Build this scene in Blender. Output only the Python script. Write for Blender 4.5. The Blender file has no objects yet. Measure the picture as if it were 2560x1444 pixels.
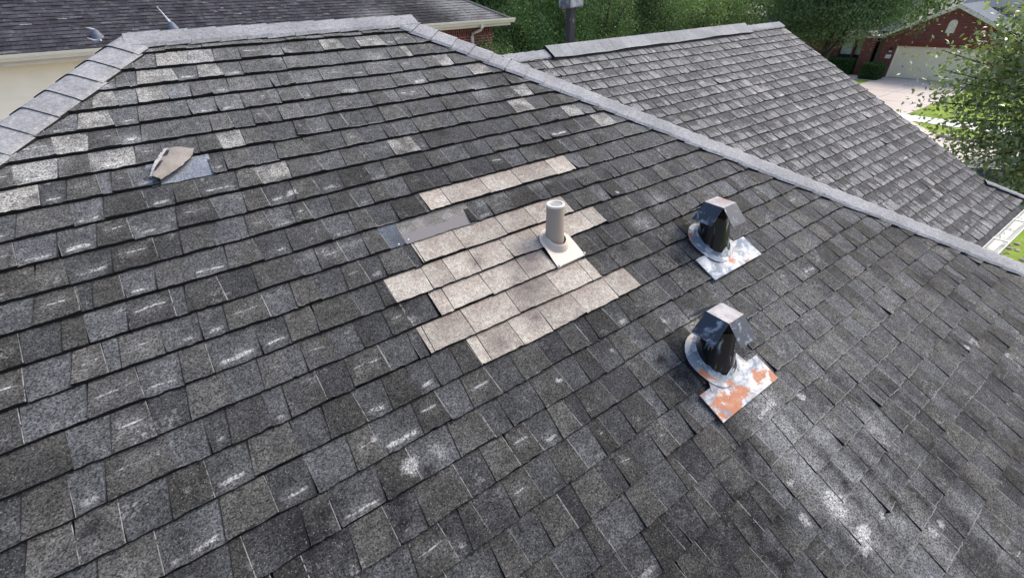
import bpy, math, random
import numpy as np
from mathutils import Matrix, Vector
R = math.radians
S = bpy.context.scene
COL = S.collection
rng = np.random.default_rng(7); random.seed(7)
ZR = 5.9                       # height of the main ridge above the ground

# ------------------------------------------------------------------ camera
cam = bpy.data.cameras.new('camera'); camo = bpy.data.objects.new('camera', cam); COL.objects.link(camo)
cam.sensor_width = 36; cam.lens = 15.1207; cam.clip_end = 2000; cam.clip_start = .02
camo.matrix_world = Matrix.Translation((0.33676, -3.51202, ZR + .10451)) @ Matrix.Rotation(R(-33.028), 4, 'Z') @ Matrix.Rotation(R(55.892), 4, 'X') @ Matrix.Rotation(R(-2.725), 4, 'Z')
S.camera = camo
# ------------------------------------------------------------------ sky, sun, exposure
SUN_EL, SUN_AZ = R(46), R(97)
w = bpy.data.worlds.new('World'); S.world = w; w.use_nodes = True
nt = w.node_tree; bg = nt.nodes['Background']; sky = nt.nodes.new('ShaderNodeTexSky')
sky.sky_type = 'NISHITA'; sky.sun_disc = False; sky.sun_elevation = SUN_EL; sky.sun_rotation = SUN_AZ
sky.air_density = 1.0; sky.dust_density = 4.0; sky.ozone_density = 1.0
nt.links.new(sky.outputs[0], bg.inputs[0]); bg.inputs[1].default_value = 0.15
sl = bpy.data.lights.new('sun', 'SUN'); sl.energy = 1.05; sl.angle = R(20); sl.color = (1, .96, .9)
so = bpy.data.objects.new('sun', sl); COL.objects.link(so)
sd = Vector((math.sin(SUN_AZ) * math.cos(SUN_EL), math.cos(SUN_AZ) * math.cos(SUN_EL), math.sin(SUN_EL)))
so.rotation_euler = sd.to_track_quat('Z', 'Y').to_euler(); so.location = (0, 0, 30)
S.view_settings.view_transform = 'Standard'; S.view_settings.look = 'None'; S.view_settings.exposure = 0.93; S.view_settings.gamma = 1

# ------------------------------------------------------------------ helpers
def tag(o, label=None, cat=None, group=None, kind=None):
    if label: o['label'] = label
    if cat: o['category'] = cat
    if group: o['group'] = group
    if kind: o['kind'] = kind
    return o
def empty(name, loc, label, cat, group=None):
    o = bpy.data.objects.new(name, None); o.location = loc; o.empty_display_size = .2; COL.objects.link(o)
    return tag(o, label, cat, group)
def link(name, me, parent=None, label=None):
    o = bpy.data.objects.new(name, me); COL.objects.link(o)
    if parent:
        o.parent = parent
        root = parent
        while root.parent: root = root.parent
        if parent is root: o.matrix_parent_inverse = Matrix.Translation(-root.location)
    if label: o['label'] = label
    return o
def copy_tree(o, loc, rz=0, sc=1, label=None):
    def rec(a, par):
        c = a.copy(); COL.objects.link(c)
        if par: c.parent = par
        for ch in list(a.children): rec(ch, c)
        return c
    n = rec(o, None); n.location = loc; n.rotation_euler = (0, 0, rz); n.scale = (sc,) * 3
    if label: n['label'] = label
    return n
class MB:
    def __init__(s): s.v = []; s.f = []; s.m = []; s.sm = []
    def add(s, vs, fs, m=0, smooth=False):
        b = len(s.v); s.v += [tuple(x) for x in vs]
        for f in fs: s.f.append(tuple(b + i for i in f)); s.m.append(m); s.sm.append(smooth)
        return s
    def quad(s, a, b, c, d, m=0): return s.add([a, b, c, d], [(0, 1, 2, 3)], m)
    def box(s, lo, hi, m=0, M=None):
        x0, y0, z0 = lo; x1, y1, z1 = hi
        vs = [(x0,y0,z0),(x1,y0,z0),(x1,y1,z0),(x0,y1,z0),(x0,y0,z1),(x1,y0,z1),(x1,y1,z1),(x0,y1,z1)]
        if M: vs = [tuple(M @ Vector(v)) for v in vs]
        return s.add(vs, [(0,3,2,1),(4,5,6,7),(0,1,5,4),(1,2,6,5),(2,3,7,6),(3,0,4,7)], m)
    def lathe(s, c, prof, n=32, m=0, cap=False):
        vs = []; fs = []
        for r, z in prof:
            for i in range(n):
                a = 2 * math.pi * i / n; vs.append((c[0] + r * math.cos(a), c[1] + r * math.sin(a), c[2] + z))
        for j in range(len(prof) - 1):
            for i in range(n): k = (i + 1) % n; fs.append((j*n+i, j*n+k, (j+1)*n+k, (j+1)*n+i))
        s.add(vs, fs, m, True)
        if cap: s.add(vs[-n:], [tuple(range(n))], m)
        return s
    def tube(s, pts, rad, n=8, m=0):
        pts = [Vector(p) for p in pts]; vs = []; fs = []
        if not hasattr(rad, '__len__'): rad = [rad] * len(pts)
        for i, p in enumerate(pts):
            t = (pts[min(i+1, len(pts)-1)] - pts[max(i-1, 0)]).normalized()
            u = t.cross(Vector((0, 0, 1))) if abs(t.z) < .9 else t.cross(Vector((1, 0, 0))); u.normalize(); v = t.cross(u)
            for k in range(n):
                a = 2 * math.pi * k / n; vs.append(tuple(p + (u * math.cos(a) + v * math.sin(a)) * rad[i]))
        for j in range(len(pts) - 1):
            for k in range(n): q = (k + 1) % n; fs.append((j*n+k, j*n+q, (j+1)*n+q, (j+1)*n+k))
        fs.append(tuple(range(n))); fs.append(tuple(range((len(pts)-1)*n, len(pts)*n)))
        return s.add(vs, fs, m, True)
    def extr(s, poly, a, b, up=(0, 0, 1), m=0):   # profile (out, up) swept from a to b
        a, b = Vector(a), Vector(b); d = (b - a).normalized(); upv = Vector(up); out = d.cross(upv)
        n = len(poly); vs = [tuple(e + out * x + upv * y) for e in (a, b) for x, y in poly]
        fs = [(i, (i+1) % n, n + (i+1) % n, n + i) for i in range(n)] + [tuple(range(n)), tuple(range(2*n-1, n-1, -1))]
        return s.add(vs, fs, m)
    def build(s, name, mats, parent=None, label=None):
        me = bpy.data.meshes.new(name); me.from_pydata(s.v, [], s.f)
        for mt in (mats if isinstance(mats, (list, tuple)) else [mats]): me.materials.append(mt)
        me.polygons.foreach_set('material_index', s.m); me.polygons.foreach_set('use_smooth', s.sm)
        me.update()
        return link(name, me, parent, label)

# ------------------------------------------------------------------ node helpers
class N:
    def __init__(s, name, rough=.9, spec=.3):
        s.mat = bpy.data.materials.new(name); s.mat.use_nodes = True; s.t = s.mat.node_tree; s.n = s.t.nodes; s.l = s.t.links
        s.b = s.n['Principled BSDF']; s.b.inputs['Roughness'].default_value = rough; s.b.inputs['Specular IOR Level'].default_value = spec
        s.obj = None
    def put(s, sock, v):
        if isinstance(v, (int, float)):
            sock.default_value = v if sock.type in ('VALUE', 'INT') else ((v, v, v) if sock.type == 'VECTOR' else (v, v, v, 1))
        elif isinstance(v, tuple): sock.default_value = v if len(v) == len(sock.default_value) else tuple(v) + (1,)
        else: s.l.new(v, sock)
    def m(s, op, a, b=0, c=0, clamp=False):
        x = s.n.new('ShaderNodeMath'); x.operation = op; x.use_clamp = clamp
        s.put(x.inputs[0], a); s.put(x.inputs[1], b); s.put(x.inputs[2], c); return x.outputs[0]
    def mul(s, a, b): return s.m('MULTIPLY', a, b)
    def add(s, a, b): return s.m('ADD', a, b)
    def sub(s, a, b): return s.m('SUBTRACT', a, b)
    def ss(s, x, lo, hi):
        n = s.n.new('ShaderNodeMapRange'); n.interpolation_type = 'SMOOTHSTEP'
        s.put(n.inputs[0], x); s.put(n.inputs[1], lo); s.put(n.inputs[2], hi); return n.outputs[0]
    def mr(s, x, a, b, c, d):
        n = s.n.new('ShaderNodeMapRange'); s.put(n.inputs[0], x)
        for i, v in enumerate((a, b, c, d)): s.put(n.inputs[i+1], v)
        return n.outputs[0]
    def mix(s, f, a, b, mode='MIX'):
        n = s.n.new('ShaderNodeMix'); n.data_type = 'RGBA'; n.blend_type = mode
        s.put(n.inputs[0], f); s.put(n.inputs[6], a); s.put(n.inputs[7], b); return n.outputs[2]
    def co(s, sx=1, sy=1, sz=1, rot=None):
        if not s.obj: s.obj = s.n.new('ShaderNodeTexCoord').outputs['Object']
        if (sx, sy, sz) == (1, 1, 1) and not rot: return s.obj
        n = s.n.new('ShaderNodeMapping'); s.l.new(s.obj, n.inputs[0]); n.inputs[3].default_value = (sx, sy, sz)
        if rot: n.inputs[2].default_value = rot
        return n.outputs[0]
    def noise(s, scale, detail=2, rough=.5, vec=None, dist=0):
        n = s.n.new('ShaderNodeTexNoise'); s.l.new(vec if vec is not None else s.co(), n.inputs['Vector'])
        n.inputs['Scale'].default_value = scale; n.inputs['Detail'].default_value = detail; n.inputs['Roughness'].default_value = rough
        n.inputs['Distortion'].default_value = dist; return n.outputs[0]
    def vor(s, scale, vec=None):
        n = s.n.new('ShaderNodeTexVoronoi'); s.l.new(vec if vec is not None else s.co(), n.inputs['Vector']); n.inputs['Scale'].default_value = scale; return n
    def attr(s, name):
        n = s.n.new('ShaderNodeAttribute'); n.attribute_name = name; return n
    def sep(s, v):
        n = s.n.new('ShaderNodeSeparateXYZ'); s.l.new(v, n.inputs[0]); return n.outputs
    def comb(s, x, y, z=0):
        n = s.n.new('ShaderNodeCombineXYZ'); s.put(n.inputs[0], x); s.put(n.inputs[1], y); s.put(n.inputs[2], z); return n.outputs[0]
    def col(s, c): s.put(s.b.inputs['Base Color'], c)
    def bump(s, h, st=.5, d=.002):
        n = s.n.new('ShaderNodeBump'); n.inputs['Strength'].default_value = st; n.inputs['Distance'].default_value = d
        s.l.new(h, n.inputs['Height']); s.l.new(n.outputs[0], s.b.inputs['Normal'])
def plain(name, c, rough=.8, var=.25, scale=8, spec=.3, metal=0, bump=0):
    k = N(name, rough, spec); n = k.noise(scale, 4); g = k.mr(n, .25, .75, 1 - var, 1 + var)
    k.col(k.mix(1, c, k.comb(g, g, g), 'MULTIPLY')); k.b.inputs['Metallic'].default_value = metal
    if bump: k.bump(n, bump, .01)
    return k.mat

def granules(k, lo=.22, hi=2.1, s1=150, s2=60):
    a = k.noise(s1, 2, .7); b = k.noise(s2, 2, .6)
    g = k.mr(a, .34, .66, lo, hi); h = k.mr(b, .3, .7, .8, 1.2)
    return k.mul(g, h), a
def mat_shingle(name, gap, tooth, contrast=1, patchy=0, edge=1.0):
    k = N(name, .92, .25)
    d = k.sep(k.attr('tabuv').outputs['Vector']); dl, dr, v = d[0], d[1], d[2]
    a2 = k.attr('tabrnd'); r = k.sep(a2.outputs['Color']); r1, dash, r3 = r[0], r[1], r[2]; kind = a2.outputs['Alpha']
    a3 = k.attr('stain_shade'); st = k.sep(a3.outputs['Color']); wh, dk, lt = st[0], st[1], st[2]; pale = a3.outputs['Alpha']
    c = k.mix(kind, gap, tooth)
    g1 = k.mr(r1, 0, 1, 1 - .32 * contrast, 1 + .38 * contrast); c = k.mix(1, c, k.comb(g1, g1, g1), 'MULTIPLY')
    soft = k.noise(5, 4, .55); med = k.noise(28, 4, .6)
    g2 = k.mul(k.mr(soft, .3, .7, .66, 1.34), k.mr(med, .32, .68, .72, 1.3)); c = k.mix(1, c, k.comb(g2, g2, g2), 'MULTIPLY')
    # bluish or brown drift
    c = k.mix(k.mul(k.ss(k.noise(2.3, 2), .48, .62), .22), c, (.075, .078, .088))
    if patchy:
        q = k.add(k.add(v, k.mul(k.sub(k.noise(22, 3, .6), .5), 1.5)), k.mul(k.sub(r3, .5), .7))
        pm = k.mul(k.mul(k.ss(q, .42, .62), k.ss(k.sub(1.05, v), .02, .12)), k.mul(k.ss(dl, .004, .014), k.ss(dr, .004, .014)))
        c = k.mix(k.mul(pm, k.mul(k.mr(r1, 0, 1, .45, 1), patchy)), c, (.215, .215, .22))
    c = k.mix(k.mul(lt, k.mr(med, .3, .7, .35, 1.0)), c, (.20, .205, .21))
    c = k.mix(k.mul(pale, k.mr(k.noise(11, 4, .6), .38, .62, .15, .85)), c, (.285, .28, .262))
    sc = k.mul(k.ss(k.noise(6.5, 3, .6), .54, .70), k.ss(k.noise(55, 4, .7), .46, .60)); c = k.mix(k.mul(sc, .38), c, (.30, .30, .295))
    # worn bands (sealant strip, granule loss)
    v0 = k.add(k.mr(kind, 0, 1, .80, .45), k.mul(k.sub(r1, .5), .13))
    dv = k.m('ABSOLUTE', k.add(k.sub(v, v0), k.mul(k.sub(k.noise(9, 2), .5), .22)))
    wdt = k.mul(k.mr(kind, 0, 1, 1.9, .8), k.mr(r3, 0, 1, .5, 1.5))
    dm = k.sub(1, k.ss(dv, k.mul(wdt, .016), k.mul(wdt, .042)))
    ends = k.mul(k.ss(dl, .012, .035), k.ss(dr, .012, .04))
    dm = k.mul(k.mul(dm, ends), k.mul(dash, k.ss(k.noise(20, 3, .6), .38, .50)))
    c = k.mix(k.mul(dm, .8), c, (.42, .42, .415))
    halo = k.mul(k.mul(k.sub(1, k.ss(dv, .05, .33)), dash), k.mul(ends, .16))
    c = k.mix(halo, c, (.27, .275, .275))
    wm = k.ss(k.add(wh, k.mul(k.sub(k.noise(34, 5, .7), .5), 1.5)), .30, .74); c = k.mix(k.mul(wm, k.mr(k.noise(90, 3, .7), .35, .65, .6, .9)), c, (.34, .34, .335))
    c = k.mix(k.m('MULTIPLY', dk, k.mr(k.noise(13, 4, .65), .36, .62, .3, 1.15), 0, True), c, (.009, .009, .011))
    gr, a = granules(k); c = k.mix(1, c, k.comb(gr, gr, gr), 'MULTIPLY')
    fl = k.ss(k.noise(210, 1, .5), .66, .74); c = k.mix(k.mul(fl, .5), c, (.34, .32, .26))
    # worn light edge of the raised tabs and painted shade lines in the joints beside them
    brk = k.ss(k.noise(38, 3, .7), .36, .52)
    el = k.mul(k.mul(k.sub(1, k.ss(dr, .0012, .0036)), k.ss(r3, .12, .2)), k.mul(kind, brk))
    el2 = k.mul(k.mul(k.sub(1, k.ss(dl, .001, .004)), k.ss(r3, .55, .6)), k.mul(k.sub(1, kind), brk))
    eb = k.mul(k.mul(k.ss(v, .965, .985), k.ss(lt, .02, .12)), k.mul(brk, .6))
    e = k.m('MAXIMUM', k.m('MAXIMUM', el, k.mul(el2, .6)), eb)
    c = k.mix(k.mul(k.mul(e, k.mr(k.noise(3, 2), .35, .65, .35, .85)), edge), c, (.36, .36, .345))
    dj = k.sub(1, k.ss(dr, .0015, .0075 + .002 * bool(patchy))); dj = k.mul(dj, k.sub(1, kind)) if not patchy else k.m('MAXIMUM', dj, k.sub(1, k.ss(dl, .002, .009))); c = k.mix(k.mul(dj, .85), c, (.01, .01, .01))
    k.col(c); k.bump(a, .35, .0015); return k.mat
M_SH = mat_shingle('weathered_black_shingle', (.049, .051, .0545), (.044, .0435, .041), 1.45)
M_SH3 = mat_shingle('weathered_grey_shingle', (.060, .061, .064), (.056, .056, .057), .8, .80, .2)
M_BUTT = plain('shingle_butt', (.012, .012, .013), .95, .3, 60)
def mat_tan():
    k = N('tan_shingle', .92, .25)
    a2 = k.attr('tabrnd'); r = k.sep(a2.outputs['Color']); st = k.sep(k.attr('stain_shade').outputs['Color'])
    d = k.sep(k.attr('tabuv').outputs['Vector'])
    c = k.mix(k.ss(k.noise(9, 2), .42, .6), (.365, .336, .296), (.315, .281, .246))
    # colour steps of the laminated layer
    step = k.mul(k.ss(k.sub(d[0], k.mul(r[2], .15)), .0, .004), k.ss(k.sub(.10, d[2]), -.5, -.2))
    c = k.mix(k.mul(step, .5), c, (.255, .215, .19))
    g1 = k.mr(r[0], 0, 1, .80, 1.16); c = k.mix(1, c, k.comb(g1, g1, g1), 'MULTIPLY')
    c = k.mix(k.mul(st[1], k.mr(k.noise(30, 4), .3, .7, .4, .85)), c, (.09, .08, .078))
    gr, a = granules(k, .62, 1.32); c = k.mix(1, c, k.comb(gr, gr, gr), 'MULTIPLY')
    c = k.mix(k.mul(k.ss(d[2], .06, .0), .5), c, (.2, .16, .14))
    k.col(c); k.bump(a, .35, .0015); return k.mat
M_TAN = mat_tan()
def mat_cap():
    k = N('light_grey_cap_shingle', .92, .25)
    c = k.mix(k.ss(k.noise(3.5, 3), .4, .62), (.235, .24, .252), (.295, .30, .312))
    c = k.mix(k.mul(k.ss(k.noise(14, 4, .7), .52, .68), .45), c, (.22, .225, .24))
    c = k.mix(k.mul(k.ss(k.noise(60, 3, .7), .60, .70), .5), c, (.50, .50, .50))
    gr, a = granules(k, .78, 1.2, 170, 50); c = k.mix(1, c, k.comb(gr, gr, gr), 'MULTIPLY'); k.col(c); k.bump(a, .3, .0015); return k.mat
M_CAP = mat_cap()

# ------------------------------------------------------------------ roof geometry
U = .143; S0 = 1.1447; PT = .4842877; TP = math.tan(PT); CP = math.cos(PT); SP = math.sin(PT)
XL, XR = .13984, 1.77427
DN = Vector((0, -CP, -SP)); NR = Vector((0, -SP, CP))
def P1(x, k, h=0):           # main slope: along the ridge, courses down, height off the deck
    s = (k + S0) * U
    return Vector((x, 0, ZR)) + DN * s + NR * h
R3 = (8.2115, .63307, ZR - .3946)
def P3(x, k, h=0): return Vector((x, R3[1], R3[2])) + DN * (k * U) + NR * h
def gauss(lst, X, K):
    o = np.zeros_like(X)
    for q in lst:
        x, k, r = q[:3]; st = q[3] if len(q) > 3 else 1; ry = q[4] if len(q) > 4 else r; sh = q[5] if len(q) > 5 else 0
        dy = (K - k) * U; dx = X - x - sh * dy
        o = np.maximum(o, st * np.exp(-((dx / (r * .62)) ** 2 + (dy / (ry * .62)) ** 2) / 2))
    return o
DARK = [(.15,18.6,.16,.95,.14),(.42,19.3,.10,.95,.16),(-.38,16.6,.08,.9,.1),(.72,21.2,.09,.95,.2),(1.55,24.4,.14,.95,.3,-.1),(-.5,15,.2,.5,.15),(2.16,25.6,.035,.9,.4,-.03),(2.47,27,.045,.9,.45,.05),(1.92,27.6,.06,.9,.3,-.1),(2.9,25.2,.05,.8,.3,.1),(2.62,24.2,.04,.8,.3,.1),(3.3,22.5,.05,.6,.3,.1),(.62,20.6,.10,.8,.2),(-.1,20,.12,.7,.15),(1.15,23.5,.12,.7,.25),(1.3,14,1.3,.55,1.1),(.9,24.5,.9,.75,.6),(.5,19.5,.35,.5,.25),(1.78,23.6,.07,1,.35,-.2),(1.62,25.2,.12,1,.45,-.1),(2.78,27.2,.08,.95,.35,.1),(2.33,25.9,.05,.8,.3,.1),(3.25,27.5,.08,.8,.4,.1),(3.0,24.6,.05,.6,.3),(2.55,29.5,.10,.9,.35),(1.35,25.0,.25,.8,.3),(.95,21.8,.18,.6,.15),(.36,20.8,.10,.8,.1),(-.15,17.8,.09,.7,.12),(3.6,25.5,.06,.6,.3),(1.05,8.7,.4,.4,.2),(.2,9.5,.4,.3,.3),(2.291,16.66,.085),(1.773,20.46,.13),(1.751,19.58,.06),(.225,18.42,.056),(.179,18.81,.075),(.133,18.32,.044),(-.381,16.57,.049),(1.84,23.09,.066),(1.813,23.93,.058),(1.634,24.1,.096),(1.735,25.01,.083),(1.347,24.38,.119),(1.901,26.08,.053),(2.797,26.52,.08),(2.761,27.62,.10),(2.328,26.99,.05),(2.477,29.32,.13),(2.01,13.91,.055),(2.036,15.29,.06),(1.476,7.13,.07),(1.401,9.19,.05),(3.991,22.89,.087),(3.747,27.4,.113),(1.737,16.02,.049),(.769,14.04,.057),(1.227,12.99,.05),(.57,18.9,.04),(.52,20.2,.06)]  # dark stains, with the cast shadows of the two vents painted in
LIGHT = [(.9,2,1.6,.42,.7),(2.22,26.0,.34,.55,.5,-.05),(2.75,21.5,.5,.3,.7),(3.4,24,.5,.25,.5),(2.7,10,.5,.2,.5),(.72,11.35,.12,.9,.02),(.55,11.3,.08,.9,.02),(.86,11.2,.07,1,.03),(1.55,11.2,.10,.9,.02),(1.85,11.2,.12,.9,.02),(1.43,11.3,.05,.9,.03),(2.12,11.3,.10,.8,.02),(2.12,21.88,.10),(2.08,23.3,.15,1,.22),(2.1,22.5,.14,1,.12),(2.058,22.6,.08,.8,.15),(2.03,24.75,.12,1,.18),(2.03,25.85,.12,1,.18),(2.068,27.04,.09,.8,.16),(2.263,27.37,.08,.7,.18),(2.353,28.4,.09,.7,.2),(2.631,29.34,.09,.6,.2),(.635,18.59,.04),(-.322,4.95,.123),(.071,2.41,.11),(.438,.41,.142),(.846,.9,.141),(.011,4.89,.08),(2.51,13.78,.073),(2.26,14.58,.068),(2.062,18.92,.052),(1.394,1.88,.118),(1.925,5.09,.091),(2.263,24.3,.12),(2.584,25.22,.12)]
WHITE = [(2.031,25.9,.075),(2.025,26.95,.065),(2.064,26.84,.036),(1.906,24.71,.024),(1.842,25.58,.03),(.517,18.52,.045),(1.22,18.53,.02),(1.546,18.58,.018),(1.924,18.5,.022),(1.892,18.89,.016),(.561,8.61,.032),(.782,14.71,.02),(2.203,26.99,.023),(2.463,28.35,.025),(2.387,28.29,.029),(2.127,22.7,.034),(2.118,22.28,.025),(2.323,23.11,.03),(2.268,18.24,.017),(2.272,12.82,.015),(1.849,13.7,.02),(1.256,18.3,.011),(3.703,25.82,.022),(3.986,27.22,.03),(3.833,26.06,.023),(.445,17.44,.018)]
PALE = [(-.256,4.63),(.555,7.5),(.486,.19),(.242,.57),(.183,1.38),(.405,1.44),(1.187,.38),(1.502,.55),(1.652,1.38),(1.85,2.44),(-.08,2.65),(.095,2.45),(-.149,3.45),(-.391,6.19),(-.407,5.47),(2.197,5.36),(2.537,7.35),(2.72,8.46),(-.008,5.64),(1.971,3.75),(2.074,19.5),(.38,5.43),(1.206,7.34),(2.193,6.14)]

def shingle_mesh(name, PF, rows, Lf, Rf, tabs, mats, nu=5, nv=5, hg=.0138, ht=.0180, gap=0.0, stains_shade=False, dashp=None, seed=3, flare=.012, parent=None, label=None, vspan=(0, 1), lift=0):
    """tabs(k) -> list of (x0, x1, kind, r1, dash, r3, pale); one thin wedge-shaped slab per tab"""
    rg = np.random.default_rng(seed)
    V = []; F = []; MI = []; A1 = []; A2 = []; A3 = []; base = 0
    for k in rows:
        L0, R0 = Lf(k - 1), Rf(k - 1); L1, R1 = Lf(k), Rf(k); ph = rg.uniform(0, 6)
        for (x0, x1, kind, r1, dash, r3, pale) in tabs(k):
            if x1 < min(L0, L1) - .02 or x0 > max(R0, R1) + .02: continue
            fl = flare * (1 if kind else -1) * rg.uniform(.2, 1.2)
            sag = rg.normal(0, .011); tilt = rg.normal(0, .006)
            us = np.linspace(0, 1, nu + 1); vs = np.linspace(vspan[0], vspan[1], nv + 1)
            VV, UU = np.meshgrid(vs, us, indexing='ij'); W = x1 - x0
            xa = x0 + gap + fl * (.5 - VV); xb = x1 - gap - fl * (.5 - VV)
            X = xa + (xb - xa) * UU
            Lb = L0 + (L1 - L0) * VV; Rb = R0 + (R1 - R0) * VV; X = np.clip(X, Lb, Rb)
            wob = .018 * np.sin(X * 3.1 + ph) + .010 * np.sin(X * 9.7 + ph * 2)
            K = (k - 1) + VV + (sag + tilt * (UU * 2 - 1) + wob + rg.normal(0, .011, VV.shape)) * (VV > .99)
            hb = (ht if kind else hg) + rg.normal(0, .0008)
            H = .001 + (hb - .001) * VV + lift + (rg.uniform(.004, .012) * (UU if rg.random() < .5 else 1 - UU) ** 3 * VV ** 3 if rg.random() < .09 else 0)
            pts = [PF(float(x), float(kk), float(h)) for x, kk, h in zip(X.ravel(), K.ravel(), H.ravel())]
            n0 = base; V += pts; n = len(pts)
            m = nu + 1
            for j in range(nv):
                for i in range(nu):
                    a = n0 + j*m + i; F.append((a, a+m, a+m+1, a+1)); MI.append(0)
            a1 = np.stack([(UU * W).ravel(), ((1 - UU) * W).ravel(), VV.ravel()], 1)
            a2 = np.tile([r1, dash, r3, kind], (n, 1)).astype(float)
            if stains_shade:
                a3 = np.stack([gauss(WHITE, X, K), gauss(DARK, X, K), gauss(LIGHT, X, K), np.full(X.shape, pale)], -1).reshape(-1, 4)
            else: a3 = np.tile([0, 0, 0, pale], (n, 1)).astype(float)
            # butt and side faces
            bt = [PF(float(X[-1, i]), float(K[-1, i]) + .004, -.002) for i in range(m)]
            V += bt; b0 = n0 + n
            for i in range(nu): F.append((n0 + nv*m + i, b0 + i, b0 + i + 1, n0 + nv*m + i + 1)); MI.append(1)
            sl_ = [PF(float(X[j, 0]), float(K[j, 0]), -.002) for j in range(nv + 1)]
            sr_ = [PF(float(X[j, -1]), float(K[j, -1]), -.002) for j in range(nv + 1)]
            V += sl_ + sr_; c0 = b0 + m; d0 = c0 + nv + 1
            for j in range(nv):
                F.append((n0 + j*m, c0 + j, c0 + j + 1, n0 + (j+1)*m)); MI.append(1)
                F.append((n0 + j*m + nu, n0 + (j+1)*m + nu, d0 + j + 1, d0 + j)); MI.append(1)
            ex = m + 2 * (nv + 1)
            A1.append(np.vstack([a1, np.zeros((ex, 3))])); A2.append(np.vstack([a2, np.zeros((ex, 4))])); A3.append(np.vstack([a3, np.zeros((ex, 4))]))
            base += n + ex
    me = bpy.data.meshes.new(name); me.from_pydata([tuple(p) for p in V], [], F)
    for mt in mats: me.materials.append(mt)
    me.polygons.foreach_set('material_index', MI)
    at = me.attributes.new('tabuv', 'FLOAT_VECTOR', 'POINT'); at.data.foreach_set('vector', np.vstack(A1).astype('f').ravel())
    at = me.attributes.new('tabrnd', 'FLOAT_COLOR', 'POINT'); at.data.foreach_set('color', np.vstack(A2).astype('f').ravel())
    at = me.attributes.new('stain_shade', 'FLOAT_COLOR', 'POINT'); at.data.foreach_set('color', np.vstack(A3).astype('f').ravel())
    me.update()
    return link(name, me, parent, label)

# holes in the black shingles where the tan ones and the torn spot are
HOLES = {7: [(.075, .278)], 11: [(1.137, 2.138)], 12: [(.850, 1.305)], 13: [(.955, 1.905)], 14: [(.755, 2.052)], 15: [(.905, 1.757)], 16: [(.780, 1.772)], 17: [(.951, 1.942)]}
def row_tabs(k, x0, x1, rg, dashp, wmean=.116, pale_list=(), palef=0):
    out = []; x = x0 - rg.uniform(0, .2); kind = rg.integers(0, 2)
    while x < x1:
        wd = rg.choice([.085, .115, .14, .16, .185, .215], p=[.08, .17, .25, .24, .17, .09]) * wmean / .148
        if rg.random() < .05: wd = .045
        xc = x + wd / 2
        dash = rg.uniform(.35, 1) if rg.random() < dashp(xc, k) else 0
        pale = 1.0 if any(abs(px_ - xc) < wd / 2 and k - 1 < pk <= k for px_, pk in pale_list) else (rg.uniform(.4, 1) if rg.random() < palef else 0)
        out.append((x, x + wd, int(kind), rg.random(), dash, rg.random() * (.62 if xc < .6 else 1), pale)); x += wd; kind = 1 - kind if rg.random() < .93 else kind
    return out
def tabs_main(k):
    rg = np.random.default_rng(100 + k)
    dp = lambda x, kk: max(.05, min(.46, .46 - .28 * max(0, x - .2)))
    t = row_tabs(k, -4.6, 6.5, rg, dp, pale_list=PALE)
    for a, b in HOLES.get(k, ()):
        n = []
        for q in t:
            if q[1] <= a or q[0] >= b: n.append(q); continue
            if q[0] < a - .012: n.append((q[0], a) + q[2:])
            if q[1] > b + .012: n.append((b, q[1]) + q[2:])
        t = n
    return t
Y1 = lambda k: -(k + S0) * U * CP
house = empty('house', (0, 0, 0), 'low house under our feet whose black shingle roof fills the photo, patched with tan shingles', 'house')
KE = 4.62 / U - S0   # eave of the main slope
NROW1 = 31
Lm = lambda k: XL + Y1(k) - .0; Rm = lambda k: XR - Y1(k)
slope = shingle_mesh('roof_slope', P1, range(0, NROW1 + 1), lambda k: XL + Y1(max(k, -1.1)), lambda k: XR - Y1(max(k, -1.1)), tabs_main, [M_SH, M_BUTT], 6, 6, stains_shade=True, parent=house, label='near roof slope of black weathered shingles with chalk marks and a tan patch')

# tan replacement shingles
TAN = {11: [1.137, 1.26, 1.508, 1.724, 1.984, 2.138], 13: [.955, .967, 1.186, 1.444, 1.639, 1.905], 14: [.755, .938, 1.053, 1.200, 1.390, 1.588, 1.952, 2.052], 15: [.905, .973, 1.180, 1.398, 1.572], 16: [.780, .803, 1.000, 1.248, 1.495, 1.709, 1.772], 17: [.951, 1.002, 1.172, 1.343, 1.552, 1.777, 1.942]}
TANDARK = {}
DARK_TAN = [(1.44, 13.9 + .6, .10), (1.47, 14.35, .07), (1.35, 15.4, .09), (1.43, 15.25, .05), (1.08, 16.6, .05), (1.3, 16.3, .08), (1.2, 13.6, .05), (1.35, 14.8, .05)]  # dark smudges, including the pipe's cast shadow painted on the tan tabs
def tabs_tan(k):
    rg = np.random.default_rng(500 + k); e = TAN[k]
    return [(a, b, i % 2, rg.random(), 0, rg.random(), 0) for i, (a, b) in enumerate(zip(e[:-1], e[1:]))]
def tan_obj(rows, label):
    global DARK
    keep = DARK; DARK = DARK_TAN
    o = shingle_mesh('replacement_shingles', P1, rows, lambda k: -9, lambda k: 9, tabs_tan, [M_TAN, M_BUTT], 8, 6, hg=.0175, ht=.0185, gap=.0017, stains_shade=True, flare=.004, parent=house, label=label)
    DARK = keep; return o
for rws, lb in (([11], 'single row of tan shingles above the patch'), ([13, 14, 15, 16, 17], 'stepped block of tan shingles below the white pipe')):
    o = tan_obj(rws, lb); o.parent = slope

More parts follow.
